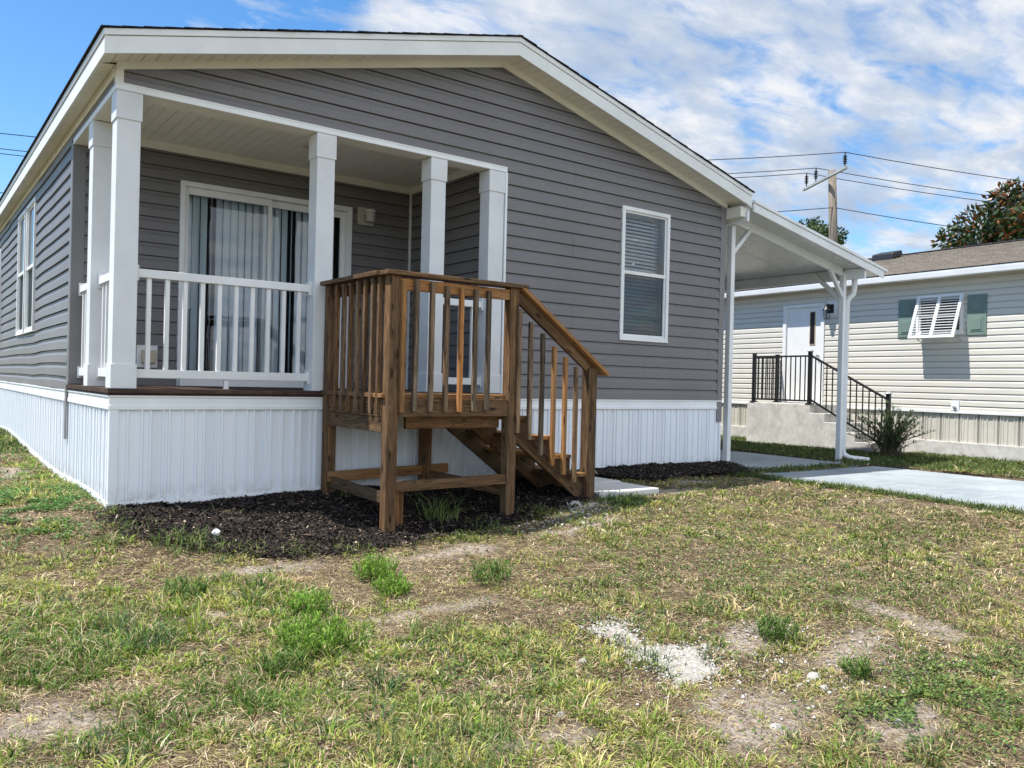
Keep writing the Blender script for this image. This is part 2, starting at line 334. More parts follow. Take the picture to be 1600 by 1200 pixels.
def np_mesh(name, V, F, mat, col=None, gc=None, smooth=False, kind='stuff', label=None, cat=None, parent=None, group=None):
    """fast path for hundreds of thousands of faces; F is (n,k) int array"""
    me = bpy.data.meshes.new(name); V = np.asarray(V, dtype=np.float32)
    me.vertices.add(len(V)); me.vertices.foreach_set('co', V.ravel())
    k = F.shape[1]; me.loops.add(F.size); me.loops.foreach_set('vertex_index', F.astype(np.int32).ravel())
    me.polygons.add(len(F)); me.polygons.foreach_set('loop_start', np.arange(0, F.size, k, dtype=np.int32))
    me.polygons.foreach_set('loop_total', np.full(len(F), k, dtype=np.int32))
    if smooth: me.polygons.foreach_set('use_smooth', np.ones(len(F), dtype=bool))
    me.update(calc_edges=True)
    if col is not None:
        a = me.attributes.new('col', 'FLOAT_COLOR', 'POINT'); cc = np.ones((len(V), 4), dtype=np.float32); cc[:, :3] = col; a.data.foreach_set('color', cc.ravel())
    a = me.attributes.new('gc', 'FLOAT_VECTOR', 'POINT'); a.data.foreach_set('vector', np.asarray(V if gc is None else gc, dtype=np.float32).ravel())
    me.materials.append(M[mat]); o = bpy.data.objects.new(name, me); COL.objects.link(o)
    if parent: o.parent = parent; o.location = -ORG[parent]
    if kind: o['kind'] = kind
    return tag(o, label, cat, group)
def copy_tree(o, parent=None):
    c = o.copy(); COL.objects.link(c); ORG[c] = ORG.get(o, Vector())
    if parent: c.parent = parent
    for ch in list(o.children): copy_tree(ch, c)
    return c

# noise in numpy
_perm = rng.permutation(4096); _val = rng.random(4096)
def vnoise(x, y, seed=0):
    x = np.asarray(x, float) + seed * 17.13 + 1000; y = np.asarray(y, float) + seed * 9.71 + 1000
    xi = np.floor(x).astype(int); yi = np.floor(y).astype(int); fx = x - xi; fy = y - yi
    fx = fx * fx * (3 - 2 * fx); fy = fy * fy * (3 - 2 * fy)
    h = lambda a, b: _val[(_perm[(a + _perm[b & 4095]) & 4095])]
    return (h(xi, yi) * (1 - fx) + h(xi + 1, yi) * fx) * (1 - fy) + (h(xi, yi + 1) * (1 - fx) + h(xi + 1, yi + 1) * fx) * fy
def fbm(x, y, seed=0, oct=4):
    r = 0; a = .5; t = 0
    for i in range(oct): r = r + a * vnoise(x * 2 ** i, y * 2 ** i, seed + i * 3); t += a; a *= .55
    return r / t

# ------------------------------------------------------------------ ground
ANCH = np.array([(0, 0, -.04), (2, 0, 0), (4, 0, 0), (5.5, 0, .02), (7, 0, .0), (-.1, 2, -.04), (-.1, 3.2, -.03), (-.1, 5.3, .04), (-.1, 7, .09), (-.1, 8.4, .06), (-.1, 14, .05),
    (1.7, -1.1, -.19), (2.8, -1.1, -.16), (3.75, -1.1, -.05), (4.3, -.7, -.03), (.6, -1, -.2), (-.3, -.6, -.13), (7, -.5, -.045), (7, -2, -.05), (6.8, -3.6, -.07), (6.6, -6, -.1), (10, -4, -.08), (10, 0, -.06), (10, 4, -.06), (12.5, 0, -.03), (12.3, 6, -.03), (12.7, -5, -.03),
    (-1.26, -6.65, -.47), (-1.3, -9, -.5), (3, -6, -.36), (1, -3, -.31), (-3, -3, -.33), (-3, 1, -.16), (-3, 6, -.02), (-6, 6, -.05), (3, -3, -.22), (5, -2, -.13), (5, -4.5, -.2), (-6, -5, -.4), (8, -9, -.3), (2, -9, -.45), (14, -9, -.1)])
def _phi(r): return np.sqrt(r * r + .6)
_d = np.linalg.norm(ANCH[:, None, :2] - ANCH[None, :, :2], axis=2)
_wt = np.linalg.solve(_phi(_d) + np.eye(len(ANCH)) * -.02, ANCH[:, 2] + .12)
def gz(x, y):
    x = np.atleast_1d(np.asarray(x, float)); y = np.atleast_1d(np.asarray(y, float))
    xc = np.clip(x, -7, 14); yc = np.clip(y, -10, 14)
    out = np.zeros(x.shape); fl = out.ravel(); X = xc.ravel(); Y = yc.ravel()
    for i in range(0, len(X), 20000):
        d = np.hypot(X[i:i + 20000, None] - ANCH[None, :, 0], Y[i:i + 20000, None] - ANCH[None, :, 1]); fl[i:i + 20000] = _phi(d) @ _wt - .12
    return fl.reshape(x.shape)
def gzn(x, y):
    x = np.asarray(x, float); y = np.asarray(y, float)
    return gz(x, y) + (fbm(x * 2.1, y * 2.1, 1) - .5) * .035 + (fbm(x * 9, y * 9, 2, 3) - .5) * .018
BARE = ((.62, -1.55, .42, .14), (1.15, -2.75, .55, .12), (.15, -2.25, .4, .1), (-.75, -3.2, .28, .3), (-.95, -4.0, .3, .3), (2.3, -4.05, .35, .2), (1.55, -4.6, .28, .28), (2.55, -4.45, .4, .14), (3.2, -4.35, .14, .5), (4.9, -1.1, .55, .14), (5.6, -.85, .4, .1), (.7, -4.3, .3, .12), (-.5, 1.3, .25, .5), (-.45, 2.9, .2, .6), (3.2, -1.75, .6, .12), (1.9, -1.75, .5, .12), (-.2, -4.9, .3, .15), (2.0, -5.0, .3, .15))
def bare(x, y):
    w = .35 * (fbm(x * 3.3, y * 3.3, 61, 4) - .5); v = (fbm(x * 5, y * 5, 63, 3) - .5) * .5; o = np.zeros(np.shape(x))
    for cx, cy, sx, sy in BARE: o = np.maximum(o, np.exp(-(((x + w - cx) / sx) ** 2 + ((y + w * .8 - cy) / sy) ** 2)))
    return np.clip((o + v * .6 - .28) * 2.2, 0, 1)
xs = np.concatenate([[-400, -200, -100, -50, -25, -12, -8], np.arange(-6, 13.4, .07), [14, 16, 20, 30, 50, 90, 180, 400]])
ys = np.concatenate([[-400, -200, -100, -50, -25, -15, -10], np.arange(-8, 9.0, .07), [10, 12, 14, 18, 25, 40, 80, 160, 400]])
GX, GY = np.meshgrid(xs, ys); GZ = gzn(GX, GY)
slabm = (GX > 6.72) & (GX < 10.0) & (GY < 8) & (GY > -12); GZ = np.where(slabm, np.minimum(GZ, -.1), GZ)
V = np.stack([GX.ravel(), GY.ravel(), GZ.ravel()], 1); nx = len(xs); ii = (np.arange(len(ys) - 1)[:, None] * nx + np.arange(nx - 1)[None, :]).ravel()
gobj = np_mesh('ground', V, np.stack([ii, ii + 1, ii + nx + 1, ii + nx], 1), 'ground', smooth=True, kind='structure')
_a = gobj.data.attributes.new('bare', 'FLOAT', 'POINT'); _a.data.foreach_set('value', bare(GX, GY).ravel().astype(np.float32))

# concrete slabs
def slab(name, poly, zt):
    m = MB(); n = len(poly); v = [(x, y, zt(x, y)) for x, y in poly] + [(x, y, zt(x, y) - .12) for x, y in poly]
    m.add(v, [tuple(range(n)), tuple(range(n, 2 * n))[::-1]] + [(i, (i + 1) % n, n + (i + 1) % n, n + i) for i in range(n)])
    return tag(m.build(name, 'slab', bev=.012), kind='structure')
slab('carport_slab', [(7.06, -.30), (9.62, -.38), (9.8, 1.5), (9.95, 7.6), (7.06, 7.6)], lambda x, y: -.03 - .012 * (x - 7))
slab('driveway', [(6.82, -3.0), (6.9, -.62), (7.5, -.66), (9.75, -.52), (10.0, -2.3), (10.2, -12), (6.5, -12)], lambda x, y: -.035 - .014 * (x - 7) + min(0, (y + .6) * .012))

# ------------------------------------------------------------------ siding
PROF = [(0, .019), (.074, .0165), (.096, .0045), (.1185, .003), (.119, -.012), (.1262, -.012)]
def siding(name, mat, parent, org, du, nr, u0, u1, z0, z1, holes=(), top=None, course=.1275, wav=0, prof=PROF, seam=False):
    """lapped vinyl courses on the plane org + u*du, facing nr; top(u) gives a sloping upper limit"""
    org = Vector(org); du = Vector(du); nr = Vector(nr); m = MB(); k = course / .1275
    zc = z0; strips = []
    while zc < z1 - 1e-4:
        strips.append((zc, prof[-1][1], zc + 1e-4, prof[0][1]))
        for (a, oa), (b, ob) in zip(prof[:-1], prof[1:]):
            za, zb = zc + a * k, zc + b * k
            cuts = sorted({za, zb} | {h for hh in holes for h in hh[2:] if za < h < zb})
            for c0, c1 in zip(cuts[:-1], cuts[1:]):
                if c0 >= z1: break
                f0, f1 = (c0 - za) / (zb - za), (min(c1, z1) - za) / (zb - za)
                strips.append((c0, oa + (ob - oa) * f0, min(c1, z1), oa + (ob - oa) * f1))
        zc += course
    for za, oa, zb, ob in strips:
        zm = (za + zb) / 2; iv = [(u0, u1)]
        for h0, h1, hz0, hz1 in holes:
            if hz0 < zm < hz1:
                iv = [p for a, b in iv for p in ((a, min(b, h0)), (max(a, h1), b)) if p[1] - p[0] > 1e-4]
        for a, b in iv:
            ends = []
            for z in (za, zb):
                l, r = a, b
                if top:
                    lim = top(z)
                    l, r = max(a, lim[0]), min(b, lim[1])
                ends.append((l, r))
            if ends[0][1] - ends[0][0] <= 0: continue
            if ends[1][1] < ends[1][0]: ends[1] = (sum(ends[1]) / 2,) * 2
            n = max(1, int((b - a) / .22)) if wav else 1
            for i in range(n):
                q = []
                for (z, off, (l, r)), side in (((za, oa, ends[0]), 0), ((za, oa, ends[0]), 1), ((zb, ob, ends[1]), 1), ((zb, ob, ends[1]), 0)):
                    u = l + (r - l) * (i + side) / n
                    o2 = off; dz = 0
                    if wav: o2 += wav * (float(vnoise(u * 1.6, z * 1.3, 5)) - .5); dz = wav * .9 * (float(vnoise(u * 1.1, z * .6, 8)) - .5)
                    q.append(org + du * u + nr * o2 + Vector((0, 0, z + dz)))
                m.add(q, [(0, 1, 2, 3)])
    if seam:
        zc = z0; row = 0
        while zc < z1 - course:
            u = u0 + (.9 + 1.13 * ((row // 2) % 3)) ; lim = top(zc + course) if top else (u0, u1)
            while u < min(u1, lim[1]) - .1:
                if u > lim[0] + .1 and not any(h[0] - .05 < u < h[1] + .05 and h[2] - course < zc < h[3] for h in holes):
                    pts = [(zc + a * k, b) for a, b in prof[:4]]
                    for (za, oa), (zb, ob) in zip(pts[:-1], pts[1:]):
                        m.add([org + du * uu + nr * (oo + .0022) + Vector((0, 0, zz_)) for uu, oo, zz_ in ((u, oa, za), (u + .05, oa - .0021, za), (u + .05, ob - .0021, zb), (u, ob, zb))], [(0, 1, 2, 3)])
                        m.add([org + du * u + nr * (oo + e_) + Vector((0, 0, zz_)) for oo, e_, zz_ in ((oa, 0, za), (oa, .0022, za), (ob, .0022, zb), (ob, 0, zb))], [(0, 1, 2, 3)])
                u += 3.4
            zc += course; row += 1
    o = m.build(name, mat, parent)
    return o

def ribbed(name, mat, parent, org, du, nr, u0, u1, z0, z1, per=.4, label=None):
    """vertical skirting panels with raised ribs"""
    org = Vector(org); du = Vector(du); nr = Vector(nr); m = MB()
    rib = [(.0, .0), (.004, .012), (.019, .015), (.026, .0)]
    pat = [(c + a, h * s_) for c, s_ in ((.0, 1), (.10, .8), (.20, 1), (.262, .8), (.355, .8)) for a, h in rib]
    pts = []; base = math.floor(u0 / per) * per
    while base < u1:
        pts += [(base + a, h) for a, h in pat if u0 < base + a < u1]; base += per
    pts = [(u0, 0)] + pts + [(u1, 0)]
    for (a, ha), (b, hb) in zip(pts[:-1], pts[1:]):
        m.add([org + du * a + nr * ha + Vector((0, 0, z0)), org + du * b + nr * hb + Vector((0, 0, z0)), org + du * b + nr * hb + Vector((0, 0, z1)), org + du * a + nr * ha + Vector((0, 0, z1))], [(0, 1, 2, 3)])
    return m.build(name, mat, parent, label=label)

def grooved(name, mat, parent, p0, u, v, pitch=.1, depth=.008, gw=.008, label=None):
    """sheet p0 + u,v with grooves running along v every `pitch` along u, cut upwards"""
    p0 = Vector(p0); u = Vector(u); v = Vector(v); L = u.length; du = u / L; m = MB(); up = Vector((0, 0, 1)); x = 0
    while x < L - 1e-4:
        a, b = x, min(x + pitch - gw, L); c = min(x + pitch, L)
        P = lambda t, h: (p0 + du * t + up * h)
        m.add([P(a, 0), P(b, 0), P(b, 0) + v, P(a, 0) + v], [(0, 1, 2, 3)])
        if c > b: m.add([P(b, 0), P(b, depth), P(b, depth) + v, P(b, 0) + v, P(c, depth), P(c, depth) + v, P(c, 0), P(c, 0) + v], [(0, 1, 2, 3), (1, 4, 5, 2), (4, 6, 7, 5)])
        x += pitch
    return m.build(name, mat, parent, label=label)

# ------------------------------------------------------------------ the grey house
SL = .255
house = thing('mobile_home', 'grey vinyl sided mobile home with white gable trim and a recessed corner porch', 'house', (3.5, 7, 0))
top_lim = lambda z: ((z - 3.305) / SL, 7 - (z - 3.305) / SL)
WX0, WX1, WZ0, WZ1 = 5.205, 5.99, 1.5, 3.01
w = siding('front_siding', 'siding', house, (0, 0, 0), (1, 0, 0), (0, -1, 0), 3.59, 6.93, .82, 4.2, holes=[(WX0 + .02, WX1 - .02, WZ0 + .02, WZ1 - .02)], top=top_lim, seam=True)
siding('gable_siding', 'siding', house, (0, 0, 0), (1, 0, 0), (0, -1, 0), .03, 3.59, .82 + .1275 * 18, 4.2, top=top_lim, holes=[(0, 3.59, 3, 3.145)], seam=True)
siding('side_siding', 'siding', house, (0, 0, 0), (0, 1, 0), (-1, 0, 0), 1.95, 14, .82, 3.27, holes=[(4.5, 5.27, 1.48, 3.03), (5.44, 6.18, 1.48, 3.03), (8.65, 9.4, 1.3, 2.9)], wav=.022)
siding('side_siding', 'siding', house, (0, 0, 0), (0, 1, 0), (-1, 0, 0), .03, 1.95, .82 + .1275 * 18, 3.27, holes=[(0, 2, 3, 3.145)])
siding('porch_back_siding', 'siding', house, (0, 1.88, 0), (1, 0, 0), (0, -1, 0), .09, 3.56, .87, 3.27, holes=[(.96, 2.77, .87, 2.90)])
siding('porch_side_siding', 'siding', house, (3.575, 0, 0), (0, 1, 0), (-1, 0, 0), .21, 1.87, .87, 3.27)
siding('side_siding', 'siding', house, (7, 0, 0), (0, 1, 0), (1, 0, 0), .08, 14, .82, 3.27)
# inner body so no light leaks through
m = MB(); m.box(.05, 6.95, 3.6, 13.95, .1, 3.25); m.build('inner_wall', 'dark', house)
m = MB(); m.box(3.62, 3.66, .03, 3.6, .1, 3.25).box(.03, .05, 1.95, 3.6, .1, 3.25).box(6.93, 6.95, .03, 3.6, .1, 3.25)
m.box(3.66, WX0 - .0, .02, .04, .1, 3.25).box(WX1, 6.93, .02, .04, .1, 3.25).box(WX0, WX1, .02, .04, .1, WZ0).box(WX0, WX1, .02, .04, WZ1, 3.25)
m.box(.05, .96, 1.9, 1.93, .1, 3.25).box(2.77, 3.62, 1.9, 1.93, .1, 3.25).box(.96, 2.77, 1.9, 1.93, 2.9, 3.25)
m.build('inner_wall', 'dark', house)
m = MB(); m.box(.05, 6.93, .03, 3.6, 3.29, 3.31).build('attic_floor', 'dark', house)
# skirting and band
ribbed('skirting', 'skirt', house, (0, .0, 0), (1, 0, 0), (0, -1, 0), .04, 7.0, -.35, .72)
ribbed('skirting', 'skirt', house, (0, .0, 0), (0, 1, 0), (-1, 0, 0), .04, 14.0, -.35, .72)
ribbed('skirting', 'skirt', house, (7.0, .0, 0), (0, 1, 0), (1, 0, 0), .04, 14.0, -.35, .72)
m = MB(); m.box(-.016, .045, -.016, .002, -.3, .71).box(-.016, .002, .002, .045, -.3, .71).build('corner_trim', 'skirt', house)
MB().box(6.985, 7.016, -.016, .03, -.3, .71).build('corner_trim', 'skirt', house)
m = MB(); m.prism([(-.012, .708), (-.022, .712), (-.022, .742), (-.016, .748), (-.016, .80), (-.024, .806), (-.024, .818), (0, .822)], 'x', -.02, 7.02)
m.build('skirting_band', 'white', house)
m = MB(); m.prism([(-.012, .708), (-.022, .712), (-.022, .742), (-.016, .748), (-.016, .80), (-.024, .806), (-.024, .818), (0, .822)], 'y', .0, 14)
m.build('skirting_band', 'white', house)
m = MB(); xs_ = np.arange(-.015, 6.9, .2)
for a, b in zip(xs_[:-1], xs_[1:]): m.bar((a, -.017, float(gz(a, 0)[0]) + .035), (b + .002, -.017, float(gz(b, 0)[0]) + .035), .008, .05)
m.build('ground_channel', 'white', house)
m = MB(); ys_ = np.arange(-.012, 12, .25)
for a, b in zip(ys_[:-1], ys_[1:]): m.bar((-.019, a, float(gz(0, a)[0]) + .03), (-.019, b + .002, float(gz(0, b)[0]) + .03), .008, .05)
m.build('ground_channel', 'white', house)
# grey corner posts
m = MB(); m.box(6.925, 7.02, -.022, .0, .55, 3.28).box(7.0, 7.02, 0, .09, .55, 3.28).build('corner_post', 'siding_trim', house, bev=.003)
m = MB(); m.box(-.02, .09, 1.862, 1.885, .875, 3.12).box(-.022, 0, 1.885, 1.97, .82, 3.12).box(-.034, -.025, 1.87, 1.96, .36, .86).build('corner_post', 'siding_trim', house, bev=.003)
# porch floor
m = MB(); y = -.04
while y < 1.86: m.bar((-.035, y + .066, .852), (3.585, y + .066, .852), .134, .032); y += .139
m.build('porch_floor', 'deckwood', house)
m = MB().bar((-.028, .0, .830), (3.585, .0, .830), .05, .02); m.bar((-.012, .03, .830), (-.012, 1.87, .830), .03, .02); m.build('floor_edge', 'deckwood', house)
# porch ceiling and its trim
grooved('porch_ceiling', 'ceil', house, (.0, 0, 3.262), (3.6, 0, 0), (0, 1.9, 0), .102, .007, .006)
m = MB(); m.box(.0, 3.575, 1.84, 1.866, 3.185, 3.262).box(3.545, 3.561, .21, 1.84, 3.19, 3.262).build('ceiling_trim', 'ceil', house, bev=.003)
m = MB(); m.box(3.535, 3.559, 1.84, 1.866, .87, 3.185).build('corner_trim', 'white', house)
# beams
m = MB(); m.box(.0, 3.6, .012, .20, 3.10, 3.26).box(.012, .2, .2, 1.86, 3.10, 3.26).build('porch_beam', 'ceil', house)
m = MB(); m.box(-.022, 3.59, -.022, .012, 3.096, 3.142).box(-.022, .012, .012, 1.87, 3.096, 3.142).box(-.024, 3.592, -.026, -.020, 3.136, 3.150).build('beam_trim', 'white', house, bev=.003)
m = MB(); m.box(3.572, 3.596, -.024, .012, .82, 3.095).build('opening_trim', 'white', house, bev=.003)
m = MB(); m.box(-.022, .03, -.022, 0, 3.15, 3.31).box(-.022, 0, 0, .05, 3.15, 3.27).build('corner_trim', 'soffit', house, bev=.003)
# columns
def column(x0, x1, y0, y1):
    m = MB(); m.box(x0, x1, y0, y1, .872, 3.096)
    m.box(x0 - .008, x1 + .008, y0 - .008, y1 + .008, .870, 1.055); m.box(x0 - .009, x1 + .009, y0 - .009, y1 + .009, 2.885, 3.094)
    m.build('porch_column', 'column', house, bev=.004)
column(-.008, .158, -.008, .158); column(-.008, .158, .93, 1.09); column(1.572, 1.735, -.008, .158); column(2.712, 2.874, -.008, .158); column(3.385, 3.565, -.008, .158)
# porch railings
def railing(p, q, n):
    """white porch railing between two points on the floor"""
    p = Vector(p); q = Vector(q); d = (q - p).normalized(); z = Vector((0, 0, 1))
    m = MB().bar(p + z * 1.755, q + z * 1.755, .062, .065); m.bar(p + z * 1.755, p + d * .022 + z * 1.755, .075, .12); m.bar(q - d * .022 + z * 1.755, q + z * 1.755, .075, .12)
    r = m.build('porch_railing', 'nwhite', house, bev=.004)
    m = MB().bar(p + z * .985, q + z * .985, .05, .068); m.bar(p + z * .985, p + d * .02 + z * .985, .07, .11); m.bar(q - d * .02 + z * .985, q + z * .985, .07, .11); m.bar((p + q) / 2 + z * .872, (p + q) / 2 + z * .95, .03, .04, up=tuple(d))
    m.build('bottom_rail', 'nwhite', r, bev=.004)
    for i in range(n):
        c = p + (q - p) * ((i + .75) / (n + .5)); MB().bar(c + z * 1.02, c + z * 1.725, .034, .034, up=tuple(d)).build('baluster', 'nwhite', r, bev=.003)
railing((.16, .085, 0), (1.572, .085, 0), 10)
railing((2.876, .085, 0), (3.385, .085, 0), 3)
railing((.085, .16, 0), (.085, .93, 0), 5)
railing((.085, 1.09, 0), (.085, 1.86, 0), 5)
# roof, fascia, soffit
zf = lambda x: 3.235 + SL * (min(x, 7 - x) + .155)
def rake(y0, y1, dz0, dz1, name, mat, xe=.155, bev=0):
    m = MB(); a = [(-xe, zf(-.155) - SL * (xe - .155) + dz0), (3.5, zf(3.5) + dz0), (7 + xe, zf(-.155) - SL * (xe - .155) + dz0), (7 + xe, zf(-.155) - SL * (xe - .155) + dz1), (3.5, zf(3.5) + dz1), (-xe, zf(-.155) - SL * (xe - .155) + dz1)]
    return m.prism(a, 'y', y0, y1).build(name, mat, house, bev=bev)
rake(-.30, -.278, 0, .126, 'fascia', 'fascia', bev=.003)
rake(-.309, -.285, .130, .176, 'fascia_drip_edge', 'fascia', .160, bev=.002)
for s_ in (0, 1):
    m = MB(); x0, x1 = (-.155, -.135) if s_ == 0 else (7.135, 7.155)
    m.box(x0, x1, -.277, 14.3, 3.236, 3.358); m.build('fascia', 'fascia', house, bev=.003)
    m = MB(); x0, x1 = (-.165, -.14) if s_ == 0 else (7.14, 7.165); m.box(x0, x1, -.30, 14.3, 3.364, 3.408).build('fascia_drip_edge', 'fascia', house)
rake(-.272, 14.3, .100, .176, 'roof_deck', 'dark', .13)
# shingles: many thin tabs with a slightly uneven front edge
m = MB()
for s_ in (0, 1):
    k = 0; x = -.185
    while x < 3.5:
        x2 = min(x + .15, 3.52); y = -.325 + random.uniform(-.006, .006)
        za = 3.235 + SL * (x + .155) + .184; zb = 3.235 + SL * (x2 + .155) + .180
        P = [(x, za), (x2, zb), (x2, zb + .007), (x, za + .008)]
        if s_: P = [(7 - a, b) for a, b in P]
        m.prism(P, 'y', y, 14.33); x += .14 + random.uniform(-.004, .004)
m.build('shingles', 'shingle_dark', house)
a = (-.155, zf(-.155)); 
for s_ in (0, 1):
    L = math.hypot(3.65, 3.65 * SL)
    if s_ == 0: grooved('soffit', 'soffit', house, (-.15, -.28, zf(-.155) + .026), (3.65, 0, 3.65 * SL), (0, .29, 0), .102, .01, .006)
    else: grooved('soffit', 'soffit', house, (7.15, -.28, zf(-.155) + .026), (-3.65, 0, 3.65 * SL), (0, .29, 0), .102, .01, .006)
grooved('soffit', 'soffit', house, (-.15, 0, 3.262), (0, 14.3, 0), (.16, 0, .02), .102, .008, .005)
# frieze boards under the soffit
for s_ in (0, 1):
    P = [(-.02, 3.235), (3.5, 3.235 + SL * 3.52), (3.5, 3.296 + SL * 3.52), (-.02, 3.296)]
    if s_: P = [(7 - a, b) for a, b in P]
    MB().prism(P, 'y', -.036 - .003 * s_, -.012).build('frieze', 'soffit', house, bev=.004)
MB().box(-.03, -.012, 0, 14, 3.20, 3.272).build('frieze', 'soffit', house, bev=.004)
# right eave return under the fascia
MB().box(7.02, 7.15, -.24, .3, 3.11, 3.235).build('eave_return', 'soffit', house, bev=.004)
MB().box(7.15, 7.165, -.26, .02, 3.12, 3.225).build('eave_return', 'white', house)

def window(parent, P, D, N, w, h, split, fw=.045, blinds=True, dark_low=True, depth=.14, low=None):
    """double hung window; P lower-left corner, D along, N outward"""
    P = Vector(P); D = Vector(D); N = Vector(N); Z = Vector((0, 0, 1))
    def q(m, u0, u1, z0, z1, n0, n1):
        v = [P + D * u + Z * z + N * n for z in (z0, z1) for n in (n0, n1) for u in (u0, u1)]
        return m.add(v, [(0, 2, 3, 1), (4, 5, 7, 6), (0, 1, 5, 4), (1, 3, 7, 5), (3, 2, 6, 7), (2, 0, 4, 6)])
    m = MB(); q(m, 0, w, 0, fw, -.03, .024); q(m, 0, w, h - fw, h, -.03, .024); q(m, 0, fw, fw, h - fw, -.03, .024); q(m, w - fw, w, fw, h - fw, -.03, .024)
    q(m, -.006, w + .006, -.008, .004, -.01, .03)
    win = m.build('window', 'nwhite', parent, bev=.003)
    i = fw + .001; r = .022
    m = MB(); q(m, i, w - i, split - .022, split + .018, -.02, .014); q(m, i, i + r, fw, h - fw, -.025, .004); q(m, w - i - r, w - i, fw, h - fw, -.025, .004); q(m, i + r, w - i - r, fw, fw + r, -.024, .004); q(m, i + r, w - i - r, h - fw - r, h - fw, -.024, .004)
    m.build('sash', 'nwhite', win, bev=.002)
    m = MB(); m.add([P + D * u + Z * z + N * -.004 for u, z in ((i + r, split + .018), (w - i - r, split + .018), (w - i - r, h - fw - r), (i + r, h - fw - r))], [(0, 1, 2, 3)]); m.build('pane', 'glass', win)
    m = MB(); m.add([P + D * u + Z * z + N * -.014 for u, z in ((i + r, fw + r), (w - i - r, fw + r), (w - i - r, split - .022), (i + r, split - .022))], [(0, 1, 2, 3)]); m.build('pane', low or ('glass_dark' if dark_low else 'glass'), win)
    # reveal
    m = MB(); q(m, .0, .012, .0, h, -depth - .1, -.032); q(m, w - .012, w, .0, h, -depth - .1, -.032); q(m, .012, w - .012, h - .012, h, -depth - .1, -.032); q(m, .012, w - .012, 0, .012, -depth - .1, -.032)
    m.build('reveal', 'room', win)
    m = MB(); q(m, -.3, w + .3, -.3, h + .3, -1.0, -.98); m.build('room_back', 'dark', win)
    if blinds:
        m = MB(); z = h - .07; n = 0
        while z > (split if blinds == 2 else .03):
            t = .012; a = R_(48 + random.uniform(-3, 3)); hw = .024; sag = random.uniform(-.002, .002)
            if z < .30: a += random.uniform(-.3, .25); sag = random.uniform(-.006, .006)
            c0, c1 = P + D * .02 + Z * (z + sag) + N * -depth, P + D * (w - .03) + Z * (z - sag) + N * -depth
            e = (N * math.cos(a) + Z * -math.sin(a)) * hw
            m.add([c0 - e, c1 - e, c1 + e, c0 + e], [(0, 1, 2, 3)]); z -= .043
        for f in (.2, .8): q(m, w * f, w * f + .003, .03, h - .03, -depth + .02, -depth + .023)
        q(m, .015, w - .02, h - .06, h - .014, -depth - .02, -depth + .02)
        m.build('blind', 'blind_w', win)
    return win
fw_ = window(house, (WX0, -.006, WZ0), (1, 0, 0), (0, -1, 0), WX1 - WX0, WZ1 - WZ0, .77)
# little stickers on the glass
for u, z, s_ in ((.20, 1.14, .018), (.25, 1.14, .018), (.20, .86, .022)): MB().box(WX0 + u, WX0 + u + s_, -.0045, -.0035, WZ0 + z, WZ0 + z + s_).build('sticker', 'nwhite', fw_)
window(house, (-.008, 5.285, 1.46), (0, -1, 0), (-1, 0, 0), .80, 1.59, .80, blinds=False, depth=-.062, low='screen')
window(house, (-.008, 6.195, 1.46), (0, -1, 0), (-1, 0, 0), .78, 1.59, .80, blinds=False, depth=-.062, low='screen')
window(house, (-.008, 9.42, 1.28), (0, -1, 0), (-1, 0, 0), .80, 1.64, .82, blinds=False, depth=-.062, low='screen')

# sliding door
m = MB(); DX0, DX1, DZ1 = .935, 2.79, 2.92; yb = 1.862
m.box(DX0, DX0 + .045, yb - .03, yb + .10, .872, DZ1).box(DX1 - .045, DX1, yb - .03, yb + .10, .872, DZ1).box(DX0 + .045, DX1 - .045, yb - .03, yb + .10, DZ1 - .05, DZ1).box(DX0 + .045, DX1 - .045, yb - .02, yb + .10, .872, .915)
door = m.build('sliding_door', 'white', house, bev=.004)
def panel(x0, x1, y, z0, z1, s_=.062, tp=.075):
    m = MB(); m.box(x0, x0 + s_, y, y + .035, z0, z1).box(x1 - s_, x1, y, y + .035, z0, z1).box(x0 + s_, x1 - s_, y, y + .035, z1 - tp, z1).box(x0 + s_, x1 - s_, y, y + .035, z0, z0 + tp)
    m.build('door_panel', 'white', door, bev=.003)
    MB().add([(x0 + s_, y + .018, z0 + tp), (x1 - s_, y + .018, z0 + tp), (x1 - s_, y + .018, z1 - tp), (x0 + s_, y + .018, z1 - tp)], [(0, 1, 2, 3)]).build('pane', 'glass', door)
panel(DX0 + .046, 1.875, yb, .916, DZ1 - .052, .04, .07)
panel(1.80, DX1 - .046, yb + .045, .916, DZ1 - .052, .06, .07)
m = MB(); x = .97; i = 0
while x < 2.68:
    a = R_(27 if not (i == 4 or i == 15) else 74) + random.uniform(-.07, .07); hw = .046; yy = 1.985
    dx, dy = hw * math.cos(a), hw * math.sin(a)
    ps = [(-1, 0), (-.4, .006), (.4, .006), (1, 0)]
    pts = [(x + dx * t - b_ * math.sin(a), yy + dy * t + b_ * math.cos(a)) for t, b_ in ps]
    for (xa, ya), (xb, yb_) in zip(pts[:-1], pts[1:]): m.add([(xa, ya, .93), (xb, yb_, .93), (xb, yb_, 2.84), (xa, ya, 2.84)], [(0, 1, 2, 3)])
    x += .078; i += 1
m.box(.94, 2.76, 1.95, 2.02, 2.84, 2.88)
m.build('vertical_blind', 'blind', door)
MB().box(DX0 + .01, DX1 - .0, 1.76, 1.83, .872, .955).build('door_sill', 'white', house, bev=.004)
